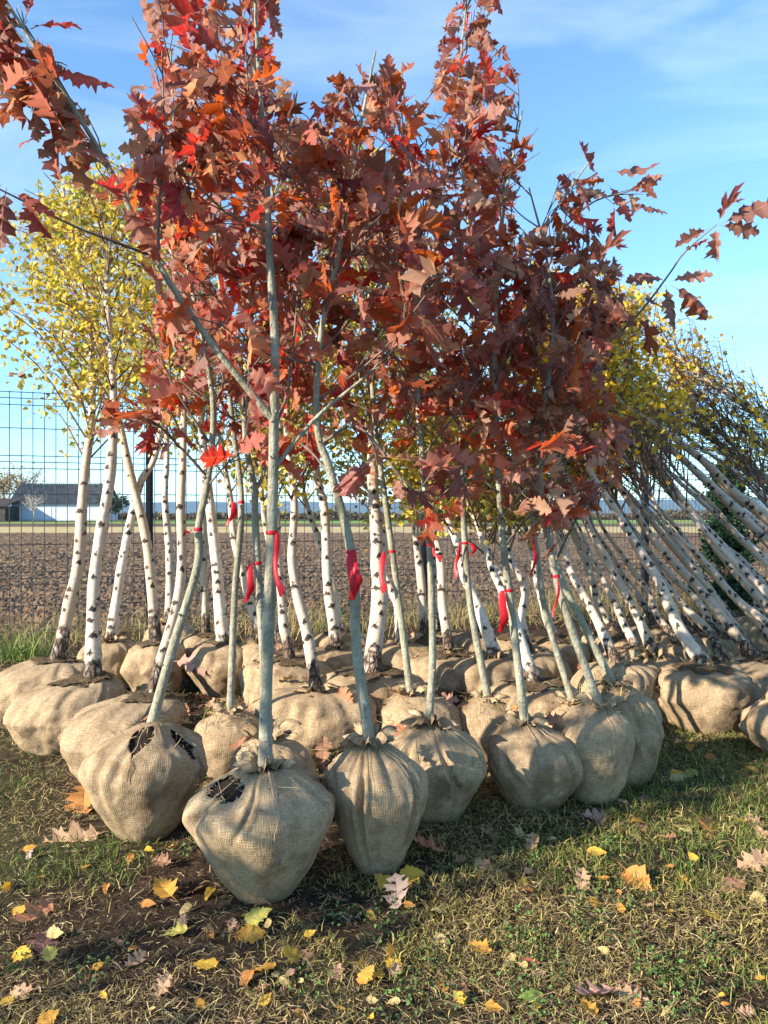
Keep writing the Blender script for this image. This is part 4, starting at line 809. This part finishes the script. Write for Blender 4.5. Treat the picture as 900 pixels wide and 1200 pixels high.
EXTRA = [('pale birch low under the long pale birch, foot beyond the right edge', [(1000, 790), (940, 735), (890, 690), (840, 640), (795, 590), (760, 540)], 5.0, 5.7, .040),
 ('creamy birch above the evergreen, entering from the right edge', [(1030, 735), (960, 668), (900, 622), (850, 582), (800, 540), (750, 495)], 5.4, 6.0, .042),
 ('brown-barked birch between the two pale ones at the right edge', [(1050, 720), (980, 655), (915, 600), (865, 558), (815, 520), (770, 480)], 5.6, 6.2, .038),
 ('white birch right of the shaggy-footed one, half covered', [(915, 765), (880, 722), (845, 680), (805, 635), (765, 585), (735, 535)], 5.2, 5.9, .036),
 ('spotted birch between the thick peeling and the shaggy-footed birches', [(850, 772), (822, 735), (788, 690), (755, 648), (722, 600), (698, 550)], 5.3, 5.9, .036),
 ('dim birch between the leftmost leaning pair', [(748, 760), (726, 715), (700, 665), (678, 615), (660, 560)], 5.6, 6.2, .034),
 ('slender white birch crossing over the brown-spotted one', [(1010, 765), (950, 705), (895, 655), (845, 605), (800, 560), (765, 510)], 4.9, 5.7, .034),
 ('thin tan birch just above the spotted birch in the stack', [(940, 738), (893, 685), (850, 640), (810, 600), (770, 560), (740, 510)], 5.9, 6.4, .034)]
for k, (lab_, pth, ya, yb, rr) in enumerate(EXTRA): rbch(lab_, pth, ya, yb, rr, .22, 80 + k, leaves=420, nb=16, crown=.78)
FAN = [('bare birch top fanning out highest at the right edge', [(1090, 600), (1000, 520), (930, 470), (870, 425), (820, 385)]), ('bare birch top fanning below the uppermost one', [(1080, 655), (990, 575), (930, 520), (880, 480), (830, 440)]),
 ('bare reddish birch top at the middle of the right-edge fan', [(1070, 690), (980, 610), (920, 550), (870, 505), (825, 465)]), ('bare dark birch top lowest in the right-edge fan', [(1060, 720), (980, 640), (915, 580), (860, 535), (815, 500)])]
for k, (lab_, pth) in enumerate(FAN): rbch(lab_, pth, 6.0, 6.4, .030, .22, 95 + k, leaves=260, nb=46, crown=.3, blen=.62, upsweep=1.3)
rbch('birch beyond the right edge whose root ball just enters the frame', [(950, 805), (985, 770), (960, 700), (930, 640), (900, 590), (870, 540)], 4.6, 5.2, .036, .25, 73, ballh=.3, dropball=(-.06, 0), leaves=300, res=(110, 56))
# blue twine round the stack
b = Buf(); b.tube(spline([P(700, 506, 5.3), P(735, 497, 5.25), P(795, 484, 5.4), P(830, 470, 5.7)], 14), .004, 5)
tag(b.build('twine', mat_plain('blue_twine', (.05, .17, .55), .5, .3, .1, 20)), 'blue twine tied across the top of the leaning birch stack', 'twine')
# dark evergreen behind the stack
ev = thing('evergreen_tree', 'dark green evergreen with a narrow crown behind the leaning birch stack', 'tree', P(852, HY, 8.6) * (1, 1, 0)); er = np.random.default_rng(77); eb = P(852, HY, 8.6); eb[2] = 0; eh = 1.2 + 50 / 900 * 8.6
b = Buf(); b.tube(np.array([eb, eb + (0, 0, eh * .5), eb + (0, 0, eh)]), [.04, .025, .006], 7); eb_tips = []
for k in range(90):
    z0 = eh * er.uniform(.08, .97); a = er.uniform(0, 6.28); Lr = .42 * (1 - .75 * z0 / eh) * er.uniform(.7, 1.1); s0 = eb + (0, 0, z0); e = s0 + np.array([math.cos(a) * Lr, math.sin(a) * Lr, .12]); c = spline([s0, lerp(s0, e, .5) + (0, 0, -.03), e], 6); b.tube(c, np.linspace(.008, .002, 6), 3); eb_tips.append(c[1:])
b.build('trunk', TWIG, ev)
T = np.vstack(eb_tips); n = 9000; pos = T[er.integers(0, len(T), n)] + er.normal(size=(n, 3)) * .035
b = Buf(); leaf_cards(b, pos, .05, np.array((.035, .075, .04)) * er.uniform(.5, 1.5, (n, 1)), er); tag(b.build('crown', GRASS, ev, False), kind='stuff')

# ------------------------------------------------------------------ grass, straw and weeds
def blades(b, base, L, W, lean, colr, r, droop=.5):
    n = len(base); a = r.uniform(0, 2 * np.pi, n); el = lean; d = np.stack([np.cos(a) * np.cos(el), np.sin(a) * np.cos(el), np.sin(el)], -1)
    a2 = a + r.normal(size=n) * .7; el2 = el - droop * r.uniform(0, 1.2, n); d2 = np.stack([np.cos(a2) * np.cos(el2), np.sin(a2) * np.cos(el2), np.sin(el2)], -1)
    tw = r.uniform(0, np.pi, n); s = np.stack([-np.sin(a) * np.cos(tw), np.cos(a) * np.cos(tw), np.sin(tw) * .6], -1); L = L[:, None]; W = W[:, None]
    m = base + d * L * .5; t = m + d2 * L * .5; m[:, 2] = np.maximum(m[:, 2], base[:, 2] + .001); t[:, 2] = np.maximum(t[:, 2], base[:, 2] + .0005)
    V = np.stack([base - s * W * .5, base + s * W * .5, m - s * W * .45, m + s * W * .45, t - s * W * .1, t + s * W * .1], 1).reshape(-1, 3); k = np.arange(n) * 6
    b.add(V, np.vstack([np.stack([k, k + 1, k + 3, k + 2], 1), np.stack([k + 2, k + 3, k + 5, k + 4], 1)]), None, np.repeat(np.broadcast_to(colr, (n, 3)), 6, 0))
def scatter(n, r, y0=1.45, y1=6.2):
    u = r.uniform(0, 1, n); Y = y0 * (y1 / y0) ** u; X = r.uniform(-.62, .66, n) * Y; return X, Y
def outside(X, Y, k=.45):
    ok = np.ones(len(X), bool)
    for (bx, by, rr, h) in BALLS: ok &= (X - bx) ** 2 + (Y - by) ** 2 > (rr * k) ** 2
    return ok
r = np.random.default_rng(5)
def palette(n, cs, w):
    cs = np.array(cs); idx = r.choice(len(cs), n, p=np.array(w) / sum(w)); return cs[idx] * r.uniform(.65, 1.35, (n, 1))
STRAW = [(.50, .37, .18), (.36, .26, .125), (.23, .15, .085), (.11, .07, .042), (.60, .47, .26)]
OLIVE = [(.26, .215, .065), (.37, .30, .095), (.15, .135, .04), (.44, .35, .13)]
GREEN = [(.095, .16, .032), (.14, .21, .045), (.07, .115, .028), (.21, .25, .07)]
sb = Buf()
n = 120000; X, Y = scatter(n, r); bare = vnoise(np.stack([X, Y], -1), 2.2, 61, 3); ok = outside(X, Y) & (r.uniform(size=n) < .26 + .85 * sstep(-.3, .35, bare)); X, Y = X[ok], Y[ok]; n = len(X)
blades(sb, np.stack([X, Y, gz(X, Y) + r.uniform(.0, .012, n)], -1), r.uniform(.010, .045, n) * (1 + .05 * Y) * np.where(r.uniform(size=n) < .05, 2.0, 1), r.uniform(.0010, .0028, n) * (.7 + .22 * Y), r.uniform(-.05, .75, n), palette(n, STRAW, [3, 4, 4, 3, 1.2]), r, .8)
n = 130000; X, Y = scatter(n, r); pt = vnoise(np.stack([X, Y], -1), 1.3, 71, 3) + .38 * np.clip(X, -.8, 1.0) + .08; ok = outside(X, Y) & (r.uniform(size=n) < .06 + .75 * sstep(-.2, .4, pt)) & (vnoise(np.stack([X, Y], -1), 2.2, 61, 3) > -.42); X, Y = X[ok], Y[ok]; n = len(X)
blades(sb, np.stack([X, Y, gz(X, Y) + r.uniform(0, .01, n)], -1), r.uniform(.012, .036, n) * (1 + .06 * Y), r.uniform(.0016, .0036, n) * (.7 + .2 * Y), r.uniform(.1, 1.35, n), palette(n, OLIVE, [3, 3, 3, 2]), r, .7)
n = 60000; X, Y = scatter(n, r, 1.45, 6.6); pt = vnoise(np.stack([X, Y], -1), 1.9, 81, 3) + .32 * sstep(.1, 1.0, X) * (Y < 2.9) + np.where((X > .9) & (Y > 2.9), .55, 0) + np.where((X < -1.2) & (Y > 3.0), .2, 0) - .06; ok = outside(X, Y) & (r.uniform(size=n) < sstep(.12, .5, pt)); X, Y = X[ok], Y[ok]; n = len(X)
blades(sb, np.stack([X, Y, gz(X, Y)], -1), r.uniform(.022, .055, n) * (1 + .05 * Y), r.uniform(.0016, .0036, n) * (.7 + .2 * Y), r.uniform(.4, 1.45, n), palette(n, GREEN, [3, 3, 2, 2]), r, .6)
tag(sb.build('grass', GRASS, None, False), 'short matted grass and straw on the ground in front of the trees', 'grass', kind='stuff')
# clover-like weeds
wb = Buf(); spots = [(360, 1165), (400, 1075), (600, 990), (610, 1160), (120, 1130), (225, 995), (700, 1090), (840, 1120), (660, 1140), (760, 1180), (30, 900), (480, 1000), (870, 960), (20, 1130), (620, 1185), (735, 1060)]
spots += [(float(a), float(c)) for a, c in zip(r.uniform(430, 900, 26), r.uniform(985, 1195, 26))]
for (x, y) in spots:
    p = G(x, y); n = 45; pos = p + r.normal(size=(n, 3)) * (.035, .05, 0); pos[:, 2] = gz(pos[:, 0], pos[:, 1]) + r.uniform(.008, .035, n)
    leaf_cards(wb, pos, r.uniform(.007, .015, n), np.array((.10, .17, .05)) * r.uniform(.6, 1.4, (n, 1)), r)
tag(wb.build('clover_weeds', GRASS, None, False), 'small bright green clover weeds dotted through the grass', 'weeds', kind='stuff')
# dry grass on and between the root balls and along the fence
tb = Buf(); base = []; 
for (tp, rx) in TUFTS[:-1]:
    if tp[1] < 3.4: k = 36
    elif tp[1] < 4.6: k = 260
    else: k = 220
    q = tp + r.normal(size=(k, 3)) * (rx * .38, rx * .38, 0); q[:, 2] = tp[2] - .015 - .25 * np.hypot(q[:, 0] - tp[0], q[:, 1] - tp[1]) - 1.3 * np.hypot(q[:, 0] - tp[0], q[:, 1] - tp[1]) ** 2; base.append(q)
base = np.vstack(base); n = len(base); blades(tb, base, r.uniform(.04, .13, n), r.uniform(.002, .004, n), r.uniform(-.1, 1.3, n), palette(n, STRAW + [(.2, .24, .07)], [4, 4, 3, 2, 2, 2]), r, .9)
n = 16000; X = r.uniform(-5, 7.5, n); yf = F0[1] + (X - F0[0]) * FD[1] / FD[0]; Y = yf + r.normal(size=n) * .35 - .25; dens = vnoise(np.stack([X, Y], -1), 1.4, 91, 2); ok = r.uniform(size=n) < .3 + .6 * sstep(-.3, .4, dens) + .3 * (X > 1.5); X, Y = X[ok], Y[ok]; n = len(X)
blades(tb, np.stack([X, Y, X * 0], -1), r.uniform(.12, .42, n) * (1 + .35 * (X > 1.5)), r.uniform(.004, .008, n), r.uniform(.5, 1.5, n), palette(n, STRAW + [(.2, .24, .07), (.16, .26, .05)], [4, 4, 4, 2, 2, 2, 1]), r, .8)
p = P(25, 760, 6.2); n = 260; q = p + r.normal(size=(n, 3)) * (.14, .12, 0); q[:, 2] = 0; blades(tb, q, r.uniform(.12, .34, n), r.uniform(.005, .009, n), r.uniform(.7, 1.5, n), palette(n, GREEN, [3, 3, 1, 2]), r, .6)
tag(tb.build('dry_grass', GRASS, None, False), 'dry grass tufts among the root balls and along the fence', 'grass', kind='stuff')

# ------------------------------------------------------------------ fallen leaves
FC = {'tan': (.50, .31, .18), 'brown': (.27, .14, .08), 'terracotta': (.38, .15, .07), 'purple': (.23, .09, .085), 'grey': (.38, .30, .26), 'pink': (.50, .28, .22), 'orange': (.60, .24, .04), 'yellow': (.75, .47, .03),
      'golden': (.70, .36, .03), 'pale': (.66, .52, .20), 'lime': (.42, .42, .07), 'green': (.16, .34, .05), 'straw': (.46, .36, .15), 'red': (.34, .07, .04)}
KIND = {'o': (FALL_OAK, 'oak'), 'm': (FALL_MAP, 'maple'), 'b': (FALL_OVA, 'birch')}
fr = np.random.default_rng(3)
def fallen(x, y, w, kind, color, label, on=None):
    ms, kn = KIND[kind]
    if on is None: p = G(x, y, .012); p[2] = float(gz(p[0], p[1])) + .016; nrm = unit(np.array([0, -.25, 1]) + fr.normal(size=3) * .28)
    else: p = P(x, y, on); nrm = unit(np.array([-.1, -.6, .7]) + fr.normal(size=3) * .2)
    a = fr.uniform(0, 6.28); d = unit(np.array([math.cos(a), math.sin(a), fr.uniform(-.05, .12)])); d = unit(d - nrm * (d @ nrm)); sz = w / FPX * p[1] * 1.2 / (.9 if kind != 'b' else 1)
    o = put_leaf('fallen_leaf', ms[fr.integers(0, len(ms))], None, p - d * sz * .5, d, nrm, sz, np.array(FC[color]) * fr.uniform(.85, 1.1))
    tag(o, label, 'leaf', 'leaves fallen on the grass')
for a in [
 (92, 982, 52, 'o', 'tan', 'large pale tan oak leaf lying flat left of the left front root ball'), (62, 893, 46, 'o', 'terracotta', 'rosy brown oak leaf leaning on the slumped ball at the left', 4.35), (98, 945, 46, 'o', 'orange', 'curled orange-brown oak leaf heaped against the left front ball'),
 (122, 950, 36, 'o', 'tan', 'tan curled leaf tucked under the side of the left front ball'), (45, 1068, 46, 'o', 'terracotta', 'broad terracotta oak leaf in the shade at the left edge'), (50, 1105, 42, 'o', 'purple', 'purple-brown oak leaf below the terracotta leaf at the left'), (33, 1003, 18, 'o', 'grey', 'small grey withered leaf left of the large tan oak leaf'),
 (48, 1027, 15, 'b', 'yellow', 'small yellow leaf on lit grass near the left edge'), (100, 1013, 15, 'b', 'golden', 'golden leaf just below the large pale tan leaf'), (154, 1002, 13, 'b', 'orange', 'small orange leaf under the point of the left front ball'), (172, 995, 11, 'b', 'yellow', 'tiny yellow leaf right of the small orange one'),
 (197, 1047, 30, 'm', 'golden', 'large golden maple leaf left of the frontmost ball'), (226, 1041, 32, 'o', 'brown', 'dull brown oak leaf beside the large golden maple leaf'), (248, 1043, 19, 'b', 'yellow', 'oval yellow leaf touching the frontmost ball on its left'), (220, 1061, 15, 'b', 'pale', 'pale yellow oval leaf below the dull brown oak leaf'),
 (214, 1089, 23, 'm', 'lime', 'yellow-green maple leaf in the shade left of centre'), (213, 1076, 22, 'o', 'tan', 'tan scrap of oak leaf above the yellow-green maple leaf'), (117, 1039, 13, 'b', 'pale', 'pale leaf at the upper edge of the left shadow'), (20, 1113, 21, 'm', 'yellow', 'yellow leaf at the left edge below the purple leaf'),
 (60, 1121, 19, 'm', 'lime', 'olive-yellow leaf right of the purple-brown leaf'), (93, 1134, 13, 'b', 'straw', 'small straw-coloured leaf in the left shadow'), (140, 1105, 18, 'b', 'tan', 'narrow tan leaf standing in the left shadow'), (154, 1111, 13, 'b', 'orange', 'small orange-tan leaf beside the narrow tan one'), (247, 1128, 28, 'm', 'yellow', 'bright yellow maple leaf at the lower left of centre'),
 (293, 1078, 26, 'm', 'lime', 'greenish maple leaf directly below the frontmost ball'), (288, 1095, 25, 'm', 'golden', 'golden leaf overlapped by the greenish maple leaf'), (315, 1084, 14, 'b', 'pale', 'small pale leaf right of the greenish maple leaf'), (317, 1130, 24, 'm', 'golden', 'golden leaf in a row of three near the bottom'), (338, 1115, 28, 'm', 'yellow', 'upright bright yellow leaf right of the row of three'),
 (292, 1141, 27, 'b', 'orange', 'orange leaf at the left of the row of three'), (342, 1138, 13, 'b', 'tan', 'small tan leaf under the upright yellow leaf'), (398, 1057, 26, 'o', 'pink', 'pale pinkish leaf in shade below the gap of the two front balls'), (433, 1071, 15, 'b', 'golden', 'small golden leaf right of the pale pinkish leaf'),
 (454, 1037, 21, 'm', 'yellow', 'yellow leaf at the foot of the pear-shaped ball, left one'), (474, 1030, 23, 'm', 'yellow', 'bright yellow leaf at the foot of the pear-shaped ball, right one'), (466, 1055, 38, 'o', 'grey', 'grey-brown oak leaf below the two yellow leaves'), (425, 1153, 21, 'm', 'golden', 'golden leaf at bottom centre, lower left of a group'),
 (445, 1147, 20, 'm', 'yellow', 'yellow leaf at bottom centre touching the golden one'), (461, 1118, 22, 'm', 'golden', 'golden maple leaf above the bottom centre pair'), (458, 1130, 20, 'm', 'yellow', 'yellow maple leaf just under the golden maple leaf'), (505, 998, 38, 'o', 'terracotta', 'orange-tan oak leaf in front of the gathered root ball'),
 (567, 1014, 30, 'o', 'tan', 'pointed tan oak leaf below the round front ball'), (571, 975, 24, 'o', 'brown', 'dark brown leaf between the gathered and round balls'), (608, 974, 17, 'b', 'pale', 'pale yellow leaf below the round front ball'), (620, 989, 15, 'b', 'orange', 'orange leaf below the round front ball'), (622, 1021, 17, 'b', 'tan', 'tan leaf on open grass below the round front ball'),
 (700, 958, 38, 'o', 'pink', 'crinkled pink oak leaf below the tall slumped ball'), (718, 950, 16, 'b', 'lime', 'yellow-green leaf right of the crinkled pink leaf'), (693, 997, 20, 'b', 'yellow', 'folded yellow leaf below the crinkled pink leaf'), (740, 1025, 34, 'm', 'orange', 'large orange-tan maple leaf on the open grass at right'),
 (786, 1014, 13, 'b', 'orange', 'small orange leaf right of the large orange-tan maple leaf'), (813, 1006, 15, 'b', 'yellow', 'small yellow oval leaf on the open grass at right'), (760, 1060, 16, 'b', 'tan', 'small tan leaf below the large orange-tan maple leaf'), (515, 1098, 20, 'm', 'pale', 'pale yellow leaf on lit grass at centre'),
 (570, 1114, 23, 'm', 'golden', 'golden leaf left of the pale one at lower centre'), (600, 1121, 20, 'm', 'pale', 'pale cream leaf beside the golden one at lower centre'), (622, 1126, 24, 'o', 'red', 'dark red-brown leaf beside the pale cream leaf'), (540, 1172, 22, 'b', 'yellow', 'yellow leaf near the bottom edge, left of centre pair'), (573, 1178, 19, 'b', 'golden', 'golden leaf near the bottom edge, right of the yellow one'),
 (632, 1167, 26, 'm', 'green', 'fresh green leaf near the bottom edge'), (705, 1165, 48, 'o', 'pink', 'large pinkish tan oak leaf near the bottom edge at right'), (695, 1186, 20, 'm', 'golden', 'golden leaf under the large pinkish oak leaf'), (745, 1170, 34, 'o', 'tan', 'curled tan leaf right of the large pinkish oak leaf'), (785, 1186, 17, 'b', 'pale', 'pale leaf at the bottom edge right of the curled tan leaf'),
 (830, 1072, 20, 'm', 'yellow', 'yellow leaf on open grass near the right edge'), (830, 970, 30, 'o', 'orange', 'orange leaf near the upper right of the open grass'), (803, 968, 26, 'o', 'straw', 'straw-green long leaf left of the orange leaf'), (860, 1036, 34, 'o', 'brown', 'brown oak leaf near the right edge, lower of two'), (880, 1010, 40, 'o', 'tan', 'brownish pink oak leaf near the right edge, upper of two'),
 (890, 1051, 24, 'b', 'pale', 'yellow-tan leaf at the right edge'), (790, 912, 19, 'b', 'straw', 'tan-yellow leaf on shaded green grass at right'), (808, 877, 14, 'b', 'golden', 'golden leaf on green grass below the large lit ball'), (795, 871, 15, 'b', 'tan', 'tan leaf below the left side of the large lit ball'), (812, 906, 22, 'm', 'lime', 'yellow-green leaf on shaded grass at right'),
 (830, 888, 15, 'b', 'orange', 'orange leaf on green grass at right'), (760, 934, 26, 'o', 'purple', 'dark purple-brown leaf right of the last front ball'), (732, 938, 16, 'b', 'tan', 'small tan leaf in front of the last front ball'), (660, 940, 18, 'o', 'orange', 'orange leaf tucked under the tall slumped ball'), (885, 905, 15, 'b', 'golden', 'golden leaf at the right edge in green grass'),
 (875, 965, 14, 'b', 'yellow', 'yellow leaf at the right edge on lit grass'), (10, 1170, 16, 'm', 'yellow', 'yellow leaf in the bottom left corner'), (50, 1195, 20, 'm', 'golden', 'golden leaf cut by the bottom edge at left'),
 (225, 775, 38, 'o', 'pink', 'reddish oak leaf draped on a shaded root ball behind the left front oak', 4.95), (75, 815, 34, 'o', 'purple', 'dark red curled leaf on top of the slumped ball at the left', 4.45), (380, 0 + 872, 30, 'o', 'brown', 'brown oak leaf lying in the gap behind the frontmost ball', 3.3),
 (178, 838, 20, 'o', 'terracotta', 'small rust leaf at the foot of the left front oak trunk', 2.93), (427, 866, 26, 'o', 'orange', 'crumpled orange leaf at the foot of the kinked oak trunk', 2.74), (465, 855, 30, 'o', 'terracotta', 'curled terracotta leaf left of the gathered ball', 3.05), (607, 838, 26, 'o', 'orange', 'orange-brown leaf at the foot of the round ball oak', 3.3), (586, 872, 18, 'b', 'orange', 'oval orange leaf stuck on the round front ball', 3.2)]:
    fallen(*a)
BAND = [('left of the frontmost ball', 0, 230, 960, 1195), ('below the frontmost ball', 230, 400, 1070, 1195), ('below the pear-shaped and gathered balls', 400, 580, 1000, 1195), ('below the round front ball', 580, 740, 960, 1195), ('on the open grass at the right', 740, 900, 880, 1195)]
for k in range(85):          # the many small leaves of the foreground
    nm_, xa, xb, ya, yb = BAND[k % 5]; cn = ['yellow', 'golden', 'tan', 'brown', 'pale', 'orange'][(k // 5) % 6]; kd = 'bbmbo'[k % 4 if cn not in ('brown', 'tan') else 4]
    fallen(fr.uniform(xa, xb), fr.uniform(ya, yb), fr.uniform(9, 17) * (1.5 if kd == 'o' else 1), kd, cn, 'small ' + {'yellow': 'bright yellow', 'golden': 'golden', 'tan': 'tan', 'brown': 'brown', 'pale': 'pale yellow', 'orange': 'orange'}[cn] + ' leaf fallen ' + nm_ + ', one of several')
for k in range(110):          # litter between the balls
    x, y = fr.uniform(200, 700), fr.uniform(812, 900); Yk = fr.uniform(3.2, 5.0); p = np.array([(x - 450) / FPX * Yk, Yk, 0]); inb = [h * (1 - ((p[0] - bx) ** 2 + (p[1] - by) ** 2) / rr ** 2 * .5) for (bx, by, rr, h) in BALLS if (p[0] - bx) ** 2 + (p[1] - by) ** 2 < (rr * .95) ** 2]
    p[2] = (max(inb) if inb else 0) + .02; a = fr.uniform(0, 6.28); nm = unit(np.array([0, -.3, 1]) + fr.normal(size=3) * .5)
    o = put_leaf('fallen_leaf', FALL_OAK[fr.integers(0, 5)], None, p, (math.cos(a), math.sin(a), 0), nm, fr.uniform(.08, .14), np.array(FC[['tan', 'brown', 'terracotta', 'straw', 'pink'][k % 5]]) * fr.uniform(.8, 1.1))
    where = ['behind the left front root ball', 'behind the frontmost root ball', 'behind the pear-shaped root ball', 'behind the gathered root ball', 'behind the round front root ball'][min(4, int((x - 200) / 100))]
    tag(o, ['tan', 'dark brown', 'terracotta', 'pale tan', 'pinkish'][k % 5] + ' dry oak leaf caught among the balls ' + where, 'leaf', 'dry leaves caught among the root balls')

# ------------------------------------------------------------------ haze
hm = bpy.data.materials.new('haze'); hm.use_nodes = True; hn = hm.node_tree; hn.nodes.clear()
ho = hn.nodes.new('ShaderNodeOutputMaterial'); hv = hn.nodes.new('ShaderNodeVolumePrincipled'); hv.inputs['Color'].default_value = (0.42, 0.66, 1.0, 1); hv.inputs['Density'].default_value = 0.00011; hv.inputs['Anisotropy'].default_value = 0.0
hn.links.new(hv.outputs[0], ho.inputs['Volume'])
b = Buf(); b.box((-5000, -300, -3), (5000, 4900, 105)); tag(b.build('haze', hm, None, False), kind='stuff')
